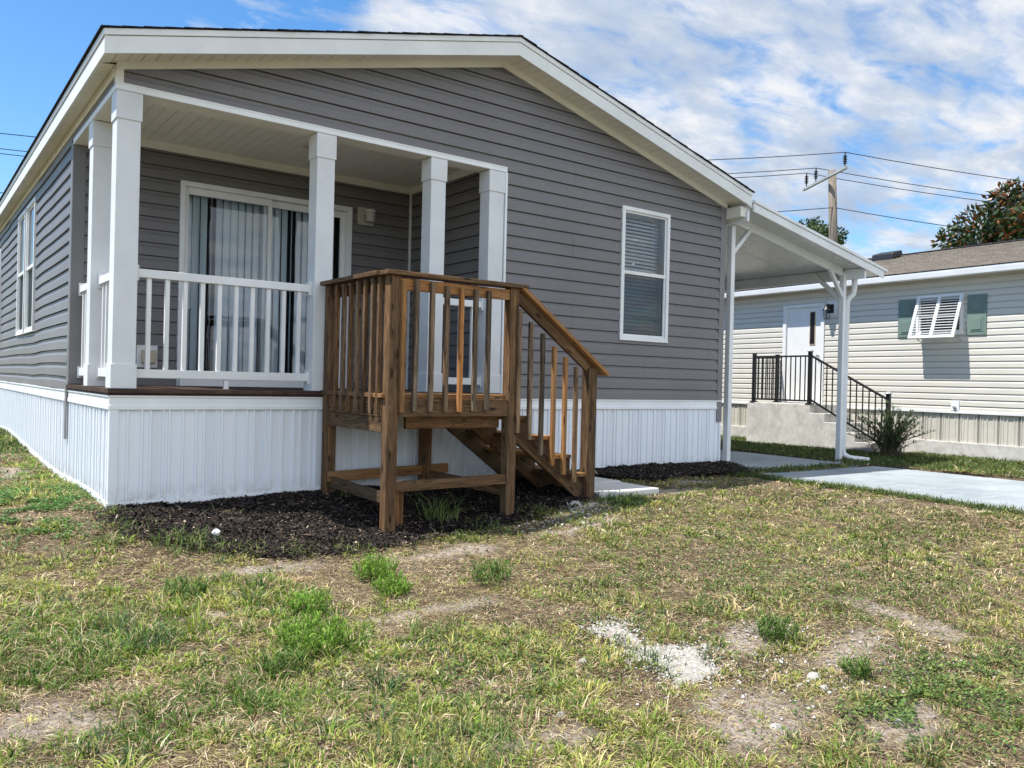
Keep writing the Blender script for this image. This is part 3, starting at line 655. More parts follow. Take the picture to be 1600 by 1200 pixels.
# wall light, outlet box, ceiling light
m = MB().box(2.862, 3.062, 1.838, 1.865, 2.742, 2.94); lt = m.build('wall_light', 'fixture', house, bev=.004)
MB().lathe([(.02, -.075), (.052, -.07), (.055, .02), (.045, .05), (.02, .06)], (2.985, 1.775, 2.845), 16).box(2.93, 2.985, 1.79, 1.838, 2.86, 2.90).build('lamp_shade', 'fixture', lt, smooth=False)
m = MB(); m.lathe([(.05, -.0), (.062, .004), (.062, .018)], (2.985, 1.775, 2.885), 16); m.build('lamp_cap', 'nwhite', lt)
m = MB().box(.56, .752, 1.845, 1.866, 1.045, 1.262); ob = m.build('outlet_box', 'nwhite', house, bev=.004)
MB().box(.60, .735, 1.80, 1.846, 1.09, 1.215).build('outlet_cover', 'beige', ob, bev=.006)
MB().lathe([(.09, 0), (.09, -.008), (.06, -.02), (.03, -.02)], (1.95, 1.0, 3.262), 24).build('ceiling_light', 'fixture', house)

# ------------------------------------------------------------------ wooden entry stairs
st = thing('wooden_stairs', 'brown pressure treated wood porch steps with landing, balusters and sloping handrail', 'stairs', (2.7, -.6, -.15))
Zv = (1, 0, 0)
def post(x, y, z0, z1, s_=.092, mat='wood', name='post', lab=None): return MB().bar((x, y, z0), (x, y, z1), s_, s_, up=(1, 0, 0)).build(name, mat, st, bev=.006, label=lab)
YF = -1.145
post(1.715, YF, -.32, 1.775); post(1.695, -.10, -.2, 1.775); post(2.845, YF, -.3, 1.775, lab=None); post(2.62, -.16, -.2, .72); post(3.745, YF, -.18, 1.13, .10); post(1.835, YF + .08, -.3, .12, .08)
# rails
def brd(name, p, q, w, t, up=(0, 0, 1), mat='wood', lab=None, bev=.004): return MB().bar(p, q, w, t, up).build(name, mat, st, bev=bev, label=lab)
brd('cap_rail', (1.63, YF - .01, 1.793), (2.965, YF - .01, 1.793), .14, .034, mat='wood')
brd('cap_rail', (1.675, YF + .06, 1.794), (1.675, -.04, 1.794), .14, .034, mat='wood')
brd('top_rail', (1.765, YF - .02, 1.715), (2.795, YF - .02, 1.715), .036, .088, mat='wood_orange')
brd('top_rail', (1.70, YF + .05, 1.715), (1.70, -.15, 1.715), .036, .088)
hs0 = Vector((2.90, YF - .01, 1.775)); hs1 = Vector((3.905, YF - .01, 1.068)); hd = (hs1 - hs0).normalized(); hup = Vector((-hd.z, 0, hd.x))
brd('handrail', hs0 + hup * .012, hs1 + hup * .012, .14, .034, up=hup, mat='wood_orange')
brd('hand_rail_beam', hs0 - hup * .055 + hd * .03, hs1 - hup * .055 - hd * .18, .036, .088, up=hup, mat='wood')
# balusters
kinds = {1.777: 'wood_orange', 2.292: 'wood_orange'}
for x in (1.777, 1.888, 2.03, 2.165, 2.300, 2.438, 2.566):
    MB().bar((x + .06 * 0, YF - .062, .742 + random.uniform(-.008, .008)), (x, YF - .062, 1.74 + random.uniform(-.02, .02)), .036, .036, up=(0, 1, 0)).build('baluster', 'wood_orange' if x in (1.777, 2.300) else 'wood_grey', st, bev=.004, label='fresh orange baluster' if x in (1.777, 2.3) else None)
for i, y in enumerate((-.30, -.43, -.56, -.69, -.82, -.95, -1.06)):
    MB().bar((1.655, y, .72), (1.655, y, 1.765), .036, .036, up=(0, 1, 0)).build('baluster', 'wood_grey' if i % 2 else 'wood', st, bev=.004)
for x, a, b in ((2.885, .56, 1.60), (3.01, .50, 1.50), (3.14, .365, 1.41), (3.272, .27, 1.305), (3.402, .185, 1.22), (3.528, .11, 1.135)):
    k = 'wood_orange' if x in (3.272, 3.402) else 'wood_grey'
    MB().bar((x, YF - .062, a), (x, YF - .062, b), .036, .036, up=(0, 1, 0)).build('baluster', k, st, bev=.004, label='fresh orange baluster' if k == 'wood_orange' else None)
# landing
y = YF + .0
i = 0
while y < -.05: brd('deck_board', (1.64, y + .07, .861), (2.93, y + .07, .861), .135, .034, mat='wood_orange' if i in (0, 3) else 'wood'); y += .143; i += 1
brd('rim_joist', (1.765, YF - .022, .772), (2.795, YF - .022, .772), .04, .142)
brd('rim_joist', (1.685, YF + .05, .77), (1.685, -.06, .77), .04, .142)
brd('support_beam', (1.69, YF + .05, .638), (1.69, -.06, .638), .045, .115)
brd('rim_joist', (2.80, YF + .05, .76), (2.80, -.06, .76), .04, .16); brd('rim_joist', (1.71, -.045, .74), (2.80, -.045, .74), .04, .14)
for x in (2.05, 2.42): brd('joist', (x, YF + .01, .76), (x, -.07, .76), .038, .13)
brd('rim_joist', (1.9, YF + .10, .66), (2.80, YF + .10, .66), .038, .12)
brd('brace_block', (1.69, -.16, .76), (1.69, -.09, .76), .05, .14, mat='wood_grey')
# low braces
brd('brace', (1.66, -.175, .145), (2.86, -.175, .17), .036, .088, mat='wood_orange')
brd('brace', (1.765, YF + .01, .165), (2.80, YF + .01, .172), .086, .075, mat='wood')
brd('brace', (1.715, YF + .03, .075), (1.70, -.13, .10), .038, .09, mat='wood'); brd('brace', (2.83, YF + .03, .075), (2.66, -.2, .11), .038, .088, mat='wood')
# stringers with cut steps, treads, risers
RIS, RUN = .172, .228
def stringer(y):
    x, z = 2.86, .872 - RIS; P = [(2.86, z)]
    for i in range(4): P += [(x + RUN, z - .0), (x + RUN, z - RIS)]; x += RUN; z -= RIS
    P[-1] = (3.775, z); P += [(3.775, -.06), (3.70, -.06), (2.86, .56), (2.80, .60), (2.80, .872 - RIS)]
    m = MB(); m.prism([(a, b - .034) for a, b in P], 'y', y - .02, y + .02)
    ang = math.atan2(-RIS, RUN); o_ = random.uniform(0, 30)
    m.g = [(a * math.cos(ang) + c * math.sin(ang) + o_, b + o_, -a * math.sin(ang) + c * math.cos(ang)) for a, b, c in m.v]
    m.build('stringer', 'wood', st, bev=.003)
for y in (YF + .03, -.62, -.16): stringer(y)
for i in range(4):
    x = 2.86 + RUN * i; z = .872 - RIS * (i + 1)
    for k in (0, 1): brd('tread', (x + .055 + k * .122 - .03, YF - .03, z - .017), (x + .055 + k * .122 - .03, -.10, z - .017), .115, .034, up=(0, 0, 1), mat='wood_orange' if (i + k) % 2 == 0 else 'wood')
    if i == 3: brd('riser', (3.79, YF + .06, .06), (3.79, -.12, .06), .03, .2)


# ------------------------------------------------------------------ carport
cp = thing('carport', 'white aluminium lean-to carport roof on slim posts beside the grey house', 'carport', (8.5, 3, -.05))
CS = -.173; cz = lambda x: 3.187 + CS * (x - 7.197)
def cprism(x0, x1, y0, y1, d0, d1, name, mat, bev=0):
    return MB().prism([(x0, cz(x0) + d0), (x1, cz(x1) + d0), (x1, cz(x1) + d1), (x0, cz(x0) + d1)], 'y', y0, y1).build(name, mat, cp, bev=bev)
cprism(7.19, 10.28, -.31, -.285, -.006, .095, 'roof_fascia', 'nwhite', .003)
cprism(7.185, 10.36, -.325, -.285, .10, .138, 'roof_edge', 'nwhite', .003)
cprism(7.10, 10.27, -.284, 6.8, .035, .11, 'roof_panel', 'panel')
m = MB()
for y in np.arange(.9, 6.8, 1.2): m.prism([(7.10, cz(7.1) + .0335), (10.2, cz(10.2) + .0335), (10.2, cz(10.2) + .0345), (7.1, cz(7.1) + .0345)], 'y', y, y + .008)
m.build('panel_seam', 'galv', cp)
cprism(7.26, 9.76, .03, .065, -.085, .034, 'cross_beam', 'nwhite', .003)
MB().box(7.115, 7.155, -.27, 6.6, 3.055, 3.185).build('header_beam', 'nwhite', cp, bev=.003)
ho = MB().box(9.825, 9.865, -.27, 6.6, cz(9.84) - .12, cz(9.84) + .03).build('header_beam', 'nwhite', cp, bev=.003)
m = MB().box(10.20, 10.30, -.27, 6.75, cz(10.25) - .06, cz(10.25) + .03); 
for x, y in ((7.222, .05), (9.80, .05), (7.222, 5.6), (9.80, 5.6)):
    h = (cz(x) - .02) if x > 8 else 3.05
    MB().box(x - .036, x + .036, y - .036, y + .036, -.2, h).build('post', 'nwhite', cp, bev=.004)
def cbrace(p, q, w=.05): MB().bar(p, q, w, .05, up=(0, 1, 0) if abs(p[1] - q[1]) < .01 else (1, 0, 0)).build('knee_brace', 'nwhite', cp, bev=.003)
cbrace((7.25, .048, 2.72), (7.62, .048, 3.08)); cbrace((9.775, .048, 2.36), (9.42, .048, 2.76)); cbrace((9.80, .08, 2.32), (9.80, .55, 2.74), .06)
m = MB().tube([(9.94, -.05, 2.66), (9.94, -.05, 2.50), (9.93, -.04, 2.40), (9.88, -.01, 2.35), (9.87, .02, 2.28), (9.87, .03, .12), (9.88, .02, .04), (9.95, -.04, -.01), (10.15, -.22, -.035)], .04, 10)
m.build('downspout', 'nwhite', cp, smooth=True)
# gutter along the low side
MB().box(9.88, 9.98, -.2, 6.6, cz(9.93) - .07, cz(9.93) + .02).build('gutter', 'nwhite', cp, bev=.004)

# ------------------------------------------------------------------ neighbouring cream house (turned 4 degrees)
NF = ((12.47, 2.43, 0), R_(-4))
nh = thing('mobile_home', 'cream lap sided mobile home with brown shingle roof beyond the carport', 'house', (3.4, 0, 0), frame=NF)
PN = [(0, .014), (.082, .012), (.100, .003), (.120, .001), (.1205, -.005), (.1262, -.005)]
DY0, DY1 = -.40, .44
siding('siding', 'cream', nh, (0, 0, 0), (0, 1, 0), (-1, 0, 0), -6, 8, .68, 2.9, holes=[(DY0, DY1, .6, 2.56), (-2.98, -2.24, 1.95, 2.54)], course=.1016, prof=PN)
ribbed('skirting', 'bskirt', nh, (.02, 0, 0), (0, 1, 0), (-1, 0, 0), -6, 8, .2, .66, .3)
MB().box(-.03, .06, -6, 8, -.2, .2).build('footing', 'stucco', nh, bev=.01)
MB().prism([(-.02, .655), (-.026, .66), (-.026, .70), (0, .705), (0.0, .655)], 'y', -6, 8).build('skirting_band', 'nwhite', nh)
MB().box(0.05, 7, -5.99, 7.99, .0, 2.95).build('inner_wall', 'dark', nh)
MB().prism([(-.0, 2.9), (7.05, 2.9), (3.52, 3.72)], 'y', -6.0, -5.98).build('gable', 'cream', nh)
MB().box(-.23, .0, -6.2, 8.2, 2.86, 2.88).build('soffit', 'soffit', nh)
MB().prism([(-.33, 2.905), (-.32, 2.83), (-.25, 2.82), (-.232, 2.84), (-.232, 2.93), (-.33, 2.93)], 'y', -6.2, 8.2).build('gutter', 'nwhite', nh, bev=.004)
m = MB(); x = -.35; z = 2.935
for s_ in (0, 1):
    x = -.34
    while x < 3.52:
        x2 = min(x + .15, 3.56); za = 2.942 + .255 * (x + .34); zb = 2.942 + .255 * (x2 + .34) - .006
        P = [(x, za), (x2, zb), (x2, zb + .008), (x, za + .014)]
        if s_: P = [(7.04 - a, b) for a, b in P]
        m.prism(P, 'y', -6.25, 8.25); x += .14
m.build('roof', 'shingle_brown', nh)
MB().prism([(-.25, 2.90), (3.52, 3.89), (7.29, 2.90)], 'y', -6.2, 8.2).build('roof_deck', 'dark', nh)
zr = 2.942 + .255 * 3.86; MB().prism([(3.38, zr - .01), (3.52, zr + .03), (3.66, zr - .01), (3.52, zr - .03)], 'y', -6.26, 8.26).build('ridge_cap', 'shingle_dark', nh)
zv = 2.942 + .255 * (2.95 + .34); MB().prism([(2.75, zv - .04), (2.78, zv + .10), (3.1, zv + .19), (3.16, zv + .08)], 'y', .0, .48).build('roof_vent', 'black', nh, bev=.02)
# door
m = MB().box(-.035, .04, DY0 - .045, DY0 + .03, .72, 2.6).box(-.035, .04, DY1 - .03, DY1 + .045, .72, 2.6).box(-.035, .04, DY0 + .03, DY1 - .03, 2.54, 2.6)
m.build('door_frame', 'nwhite', nh, bev=.003)
dr = MB().box(.0, .03, DY0 + .03, DY1 - .03, .73, 2.54).build('door', 'nwhite', nh, bev=.003)
m = MB().box(-.012, .0, -.235, -.225, 1.83, 2.45).box(-.012, .0, -.125, -.115, 1.83, 2.45).box(-.012, .0, -.225, -.125, 1.83, 1.84).box(-.012, .0, -.225, -.125, 2.44, 2.45).build('window_trim', 'brass', dr)
MB().box(-.006, -.001, -.225, -.125, 1.84, 2.44).build('door_window', 'black', dr)
MB().lathe([(.012, 0), (.012, -.03), (.026, -.04), (.026, -.06), (.01, -.068)], (0, -.32, 1.62), 12, 'x').build('door_knob', 'galv', dr)
# lantern
l_ = MB().box(-.03, -.012, -.63, -.50, 2.40, 2.56).build('wall_lantern', 'black', nh, bev=.004)
m = MB().lathe([(.005, .14), (.03, .12), (.075, .05), (.078, .04)], (-.13, -.565, 2.40), 12).lathe([(.04, 0), (.04, -.012)], (-.13, -.565, 2.29), 8)
m.tube([(-.03, -.565, 2.50), (-.09, -.565, 2.56), (-.13, -.565, 2.53)], .012, 6)
for a in range(4): m.tube([(-.13 + .06 * math.cos(a * 1.57 + .78), -.565 + .06 * math.sin(a * 1.57 + .78), 2.45), (-.13 + .042 * math.cos(a * 1.57 + .78), -.565 + .042 * math.sin(a * 1.57 + .78), 2.285)], .006, 5)
m.build('lamp_cage', 'black', l_)
MB().box(-.014, -.008, -.70, -.48, 2.36, 2.62).build('mounting_plate', 'nwhite', nh)
# outlet, hose tap
m = MB().box(-.03, -.008, -2.97, -2.84, .70, .86).build('outlet_box', 'nwhite', nh, bev=.004); MB().lathe([(.02, -.03), (.03, -.05), (.012, -.06)], (0, -2.905, .76), 10, 'x').build('hose_tap', 'galv', m)
# window behind, shutters, louvered awning
wn = window(nh, (-.01, -2.22, 1.93), (0, -1, 0), (-1, 0, 0), .78, .63, .30, blinds=False)
for y0, y1 in ((-2.20, -1.90), (-3.36, -3.06)):
    m = MB().box(-.03, -.008, y0, y1, 1.90, 2.54)
    sh = m.build('shutter', 'green', nh, bev=.003)
    for z0, z1 in ((1.955, 2.19), (2.25, 2.485)):
        m = MB().box(-.036, -.0301, y0 + .045, y1 - .045, z0, z1); m.box(-.046, -.036, y0 + .075, y1 - .075, z0 + .03, z1 - .03); m.build('shutter_panel', 'green', sh, bev=.006)
top = Vector((-.05, 0, 2.57)); bot = Vector((-.32, 0, 1.86)); ad = (bot - top).normalized(); an = Vector((ad.z, 0, -ad.x)); La = (bot - top).length
Pt = lambda t, y: top + ad * t + Vector((0, y, 0))
m = MB(); up = tuple(an)
for y in (-2.285, -2.64, -2.995): m.bar(Pt(0, y), Pt(La, y), .05, .03, up)
for t in (.02, La - .02): m.bar(Pt(t, -2.27), Pt(t, -3.01), .045, .034, up)
aw = m.build('awning_shutter', 'nwhite', nh, bev=.003)
m = MB(); t = .07
while t < La - .05:
    for a, b in ((-2.30, -2.62), (-2.66, -2.98)): m.bar(Pt(t, a), Pt(t, b), .044, .006, (-.25, 0, 1))
    t += .047
m.build('louvre', 'nwhite', aw)
m = MB()
for y in (-2.31, -2.97): m.tube([Pt(La - .05, y), (-.02, y, 1.82)], .008, 6)
m.build('support_arm', 'galv', aw)

# concrete steps of the neighbour
cs = thing('concrete_steps', 'pale stucco concrete steps and landing at the cream house door', 'steps', (-.4, -.5, -.05), frame=NF)
m = MB(); P = [(.66, -.2), (.66, .72), (-.76, .72)]; y = -.76; z = .72
for i in range(4): z -= .15; P += [(y, z), (y - .30, z)]; y -= .30
P += [(y, -.2)]; m.prism(P, 'x', -.80, -.03); m.build('landing', 'stucco', cs, bev=.01)
# railing
rl = thing('handrail', 'black metal handrail with balusters on the pale concrete steps', 'railing', (-.4, -.5, .0), frame=NF)
def rpost(x, y, z0, z1, cap=False):
    m = MB().box(x - .03, x + .03, y - .03, y + .03, z0, z1); m.box(x - .055, x + .055, y - .055, y + .055, z0, z0 + .02)
    if not cap: m.box(x - .034, x + .034, y - .034, y + .034, z1, z1 + .012)
    p_ = m.build('post', 'black', rl, bev=.004)
    if cap: MB().lathe([(.05, 0), (.062, .006), (.05, .025), (.02, .04)], (x, y, z1), 14).build('post_cap', 'galv', p_)
xr = -.755
rpost(xr, .54, .722, 1.64); rpost(-.10, .54, .722, 1.64); rpost(xr, -.71, .722, 1.66, True); rpost(xr, -2.22, .02, .94, True)
def rrun(p, q, n, h0, h1):
    p = Vector(p); q = Vector(q); Z = Vector((0, 0, 1))
    MB().bar(p + Z * h1, q + Z * h1, .045, .03).build('top_rail', 'black', rl); MB().bar(p + Z * h0, q + Z * h0, .03, .03).build('bottom_rail', 'black', rl)
    for i in range(n):
        c = p + (q - p) * ((i + .7) / (n + .4)); m = MB(); m.box(c.x - .008, c.x + .008, c.y - .008, c.y + .008, c.z + h0, c.z + h1); m.build('baluster', 'black', rl)
rrun((xr, .51, .72), (xr, -.68, .72), 11, .06, .86); rrun((-.13, .54, .72), (xr + .03, .54, .72), 5, .06, .86)
rrun((xr, -.74, .72), (xr, -2.19, .0), 12, .08, .86)

# ------------------------------------------------------------------ pavers by the steps
for (x0, x1, y0, y1, lab) in ((3.84, 4.62, -1.22, -.68, 'pale concrete paver at the foot of the wooden stairs, nearer the lawn'), (3.84, 4.66, -.66, -.12, 'pale concrete paver at the foot of the wooden stairs, against the mulch by the house')):
    m = MB().box(x0, x1, y0, y1, -.06, .0 + (y0 + 1.2) * .01); tag(m.build('paver', 'paver', bev=.012), lab, 'paver', 'concrete pavers')

# ------------------------------------------------------------------ utility pole and wires
up_ = thing('utility_pole', 'weathered grey wooden power pole with slanting crossarm behind the carport', 'utility pole', (23.45, 8.6, 0))
MB().tube([(23.49, 8.57, -.1), (23.43, 8.62, 3), (23.36, 8.66, 6), (23.29, 8.71, 8.25)], [.17, .155, .14, .125], 14, True).build('pole', 'polewood', up_, smooth=True)
a0 = Vector((22.49, 7.56, 7.98)); a1 = Vector((23.98, 10.07, 7.95)); off = Vector((-.13, .08, 0))
MB().bar(a0 + off, a1 + off, .09, .085).build('crossarm', 'galv', up_, bev=.005)
INS = [Vector((22.53, 7.655, 8.41)), Vector((23.517, 9.30, 8.37)), Vector((23.847, 9.90, 8.34))]
ad_ = (a1 - a0).normalized()
wd = Vector((.86, -.51, 0)).normalized(); wires = []
for p in INS:
    t = (p - a0).dot(ad_); b_ = a0 + ad_ * t + off; m = MB(); pr_ = [(.02, .0), (.02, .08)]
    for k in range(5): pr_ += [(.028, .10 + k * .055), (.075, .115 + k * .055), (.028, .135 + k * .055)]
    pr_ += [(.02, .40), (.02, .46)]; m.lathe(pr_, (b_.x, b_.y, 8.02), 10); m.build('insulator', 'black', up_); wires.append(Vector((b_.x, b_.y, 8.48)))
wires.append(Vector((23.25, 8.6, 7.0)))
labs = ['thin black overhead wire on the raised near end of the crossarm, highest wire', 'thin black overhead wire on the middle insulator of the crossarm', 'thin black overhead wire on the insulator at the far end of the crossarm', 'thin black overhead wire lowest on the pole, below the crossarm']
for p, lb in zip(wires, labs):
    m = MB(); zl = 0
    for sgn in (-1, 1):
        pts = [p + wd * sgn * s_ + Vector((0, 0, -4 * 1.05 * (s_ / 34) * (1 - s_ / 34))) for s_ in np.linspace(0, 40, 28)]; m.tube(pts, .013, 5)
    tag(m.build('power_line', 'black'), lb, 'power line', 'overhead wires')

# ------------------------------------------------------------------ vegetation
def leaf_cloud(clumps, n, size, cols, seed, droop=.3, aspect=2.4, clump_jit=.25):
    """leaf quads spread through clumps [(centre, radius)] -> V, F, C"""
    r = np.random.default_rng(seed); cen = np.array([c for c, _ in clumps]); rad = np.array([a for _, a in clumps]); wgt = rad ** 2.2; wgt /= wgt.sum()
    k = r.choice(len(clumps), n, p=wgt); d = r.normal(size=(n, 3)); d /= np.linalg.norm(d, axis=1)[:, None]
    rr = r.random(n) ** .42; P = cen[k] + d * (rad[k] * rr)[:, None] * np.array([1, 1, .8])
    ax = d + r.normal(size=(n, 3)) * .7; ax[:, 2] -= droop * r.random(n); ax /= np.linalg.norm(ax, axis=1)[:, None]
    t = r.normal(size=(n, 3)); sd_ = np.cross(ax, t); sd_ /= np.linalg.norm(sd_, axis=1)[:, None]
    L = size * (.6 + .8 * r.random(n)); w = L / aspect
    V = np.stack([P, P + ax * (L * .5)[:, None] + sd_ * (w * .5)[:, None], P + ax * L[:, None], P + ax * (L * .5)[:, None] - sd_ * (w * .5)[:, None]], 1).reshape(-1, 3)
    F = np.arange(4 * n).reshape(n, 4); cols = np.array(cols); tone = r.random(len(clumps)); ci = (np.clip(tone[k] + r.normal(size=n) * clump_jit, 0, .999) * len(cols)).astype(int)
    C = cols[ci] * (.75 + .5 * r.random(n))[:, None]; return V, F, np.repeat(C, 4, 0)
def tree(name, label, base, h, crown, ncl, nleaf, lsize, cols, seed, mat='leaf', trunk_r=.16, clr=.55, group=None):
    r = np.random.default_rng(seed); t = thing(name, label, 'tree', base, group=group)
    cx, cy, cz_, rx, rz = crown; cl = []
    while len(cl) < ncl:
        p = r.uniform(-1, 1, 3)
        if np.linalg.norm(p) < 1 and np.linalg.norm(p) > .25: cl.append((np.array([cx + p[0] * rx, cy + p[1] * rx, cz_ + p[2] * rz]), clr * (.6 + .7 * r.random())))
    m = MB(); b = Vector(base); c = Vector((cx, cy, cz_ - rz * .3)); m.tube([b - Vector((0, 0, .2)), b.lerp(c, .5) + Vector((.1, .05, 0)), c, c + Vector((0, 0, rz * .9))], [trunk_r, trunk_r * .75, trunk_r * .6, trunk_r * .15], 9, True); m.build('trunk', 'bark', t, smooth=True)
    for i in range(0, len(cl), 2):
        e = Vector(cl[i][0]); s0 = b.lerp(c, .6 + .4 * r.random()); mid = s0.lerp(e, .5) + Vector((0, 0, .15)); m = MB().tube([s0, mid, e], [trunk_r * .4, trunk_r * .25, .015], 6, True) if i == 0 else m.tube([s0, mid, e], [trunk_r * .4, trunk_r * .25, .015], 6, True)
    m.build('branches', 'bark', t)
    V, F, C = leaf_cloud(cl, nleaf, lsize, cols, seed); np_mesh('crown', V, F, mat, C, kind=None, parent=t)
    return t
mag = [(.03, .05, .013), (.018, .036, .010), (.05, .085, .02), (.018, .036, .010), (.16, .06, .016), (.22, .08, .022), (.026, .05, .013), (.022, .05, .012), (.045, .075, .018)]
tree('magnolia_tree', 'magnolia with rust backed dark green leaves behind the brown shingle roof', (23.7, 1.5, -.1), 7, (23.6, 2.1, 3.6, 3.0, 3.2), 140, 62000, .18, mag, 3, 'magnolia', .2, .58)
gr = [(.02, .045, .012), (.035, .075, .018), (.06, .11, .028), (.09, .13, .04)]
tree('evergreen_tree', 'distant green tree whose top shows above the white carport roof', (29.9, 13.8, -.1), 8, (29.9, 13.8, 5.95, 1.45, 2.3), 60, 16000, .15, gr, 11, 'leaf', .16, .42)

def vis(x, y, z, lo, hi, marg=.28):
    """inside the camera's field (with a margin) -- only decides how densely the lawn is planted"""
    d0, d1, d2 = x - CAM[0], y - CAM[1], z - CAM[2]; dep = d0 * cF.x + d1 * cF.y + d2 * cF.z; l = (d0 * cR.x + d1 * cR.y) / np.maximum(dep, .1)
    return (np.abs(l) < .628 + marg) & (dep > lo) & (dep < hi), dep
def inpoly(x, y, poly):
    c = np.zeros(x.shape, bool); n = len(poly)
    for i in range(n):
        (x1, y1), (x2, y2) = poly[i], poly[(i + 1) % n]
        c ^= ((y1 > y) != (y2 > y)) & (x < (x2 - x1) * (y - y1) / (y2 - y1 + 1e-12) + x1)
    return c
MUL1 = [(.03, .05), (.03, -.42), (.16, -.72), (.45, -1.02), (.8, -1.30), (1.2, -1.40), (1.62, -1.36), (2.1, -1.30), (2.8, -1.26), (3.3, -1.22), (3.82, -1.16), (3.84, -.1), (4.0, .05)]
MUL2 = [(4.66, .05), (4.68, -.42), (5.1, -.58), (5.8, -.50), (6.5, -.56), (7.0, -.42), (7.05, .05)]
GRV = [(a + .045, b + .11) for a, b in [(1.60, -3.57), (1.72, -3.585), (1.85, -3.60), (1.79, -3.72), (1.71, -3.855), (1.71, -3.97), (1.87, -3.99), (1.88, -4.10), (1.81, -4.27), (1.70, -4.33), (1.505, -4.325), (1.46, -4.28), (1.51, -4.16), (1.52, -4.01), (1.63, -3.87), (1.62, -3.74)]]
DRV = [(6.82, -3.0), (6.9, -.62), (7.5, -.66), (9.75, -.52), (10.0, -2.3), (10.2, -12), (6.5, -12)]; SLB = [(7.06, -.30), (9.62, -.38), (9.8, 1.5), (9.95, 7.6), (7.06, 7.6)]
def blocked(x, y, j=0):
    r = inpoly(x, y, DRV) | inpoly(x, y, SLB) | ((x > 0) & (x < 7) & (y > 0) & (y < 14)) | ((x > 12.5) & (y > -10)) | ((x > 3.84) & (x < 4.64) & (y > -1.2) & (y < -.1))
    r |= (x > 11.65) & (y > .2) & (y < 3.1)
    return r
def blades(P, h, w, lean, colr, r, th=None):
    """P (n,3) bases; grass blades of two segments leaning towards angle th"""
    n = len(P); th = r.random(n) * 2 * np.pi if th is None else th; f = np.stack([np.cos(th), np.sin(th), np.zeros(n)], 1); fa = th + np.pi / 2 + r.normal(size=n) * .5
    s_ = np.stack([np.cos(fa), np.sin(fa), r.normal(size=n) * .25], 1) * (w / 2)[:, None]; Zu = np.array([0, 0, 1.])
    sl, cl = np.sin(lean), np.cos(lean); l2 = np.minimum(lean + .5 + .4 * r.random(n), 1.75)
    mid = P + f * (h * .55 * sl)[:, None] + Zu * (h * .55 * cl)[:, None]; tip = mid + f * (h * .5 * np.sin(l2))[:, None] + Zu * (h * .5 * np.cos(l2))[:, None]
    tip[:, 2] = np.maximum(tip[:, 2], P[:, 2] + .004)
    V = np.stack([P - s_, P + s_, mid + s_ * .8, mid - s_ * .8, tip + s_ * .12, tip - s_ * .12], 1).reshape(-1, 3)
    b = np.arange(n)[:, None] * 6; F = np.concatenate([b + np.array([[0, 1, 2, 3]]), b + np.array([[3, 2, 4, 5]])], 0)
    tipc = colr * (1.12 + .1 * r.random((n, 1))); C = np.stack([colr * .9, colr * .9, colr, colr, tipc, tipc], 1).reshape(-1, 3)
    return V, F, C
GREEN = np.array([(.07, .14, .022), (.13, .22, .03), (.25, .32, .055), (.055, .11, .04), (.40, .41, .11), (.18, .26, .045)])
DRY = np.array([(.52, .41, .24), (.68, .58, .41), (.42, .30, .20), (.52, .40, .31), (.26, .17, .11), (.48, .43, .20)])
def greenness(x, y):
    g = fbm(x * 1.0, y * 1.0, 21, 4) * .62 + fbm(x * 4.0, y * 4.0, 31, 3) * .45 - .03
    g = g + .05 * np.clip((.6 - x), 0, 1) + .05 * np.clip((x - 3) / 3, 0, 1)
    for cx, cy, sx, sy, am in ((2.5, -4.55, 1.1, .38, -.12), (.75, -1.75, .8, .3, -.09), (.45, -2.35, .7, .25, -.07), (-.9, -3.1, .4, .5, -.06), (3.2, -4.6, .5, .4, -.04), (.9, -4.7, .8, .35, .07), (1.5, -4.7, .35, .5, -.08), (1.0, -3.1, .5, .25, -.05), (3.6, -2.4, 1.2, .5, .02), (1.35, -3.5, .35, .3, .04)):
        g = g + am * np.exp(-(((x - cx) / sx) ** 2 + ((y - cy) / sy) ** 2))
    return g
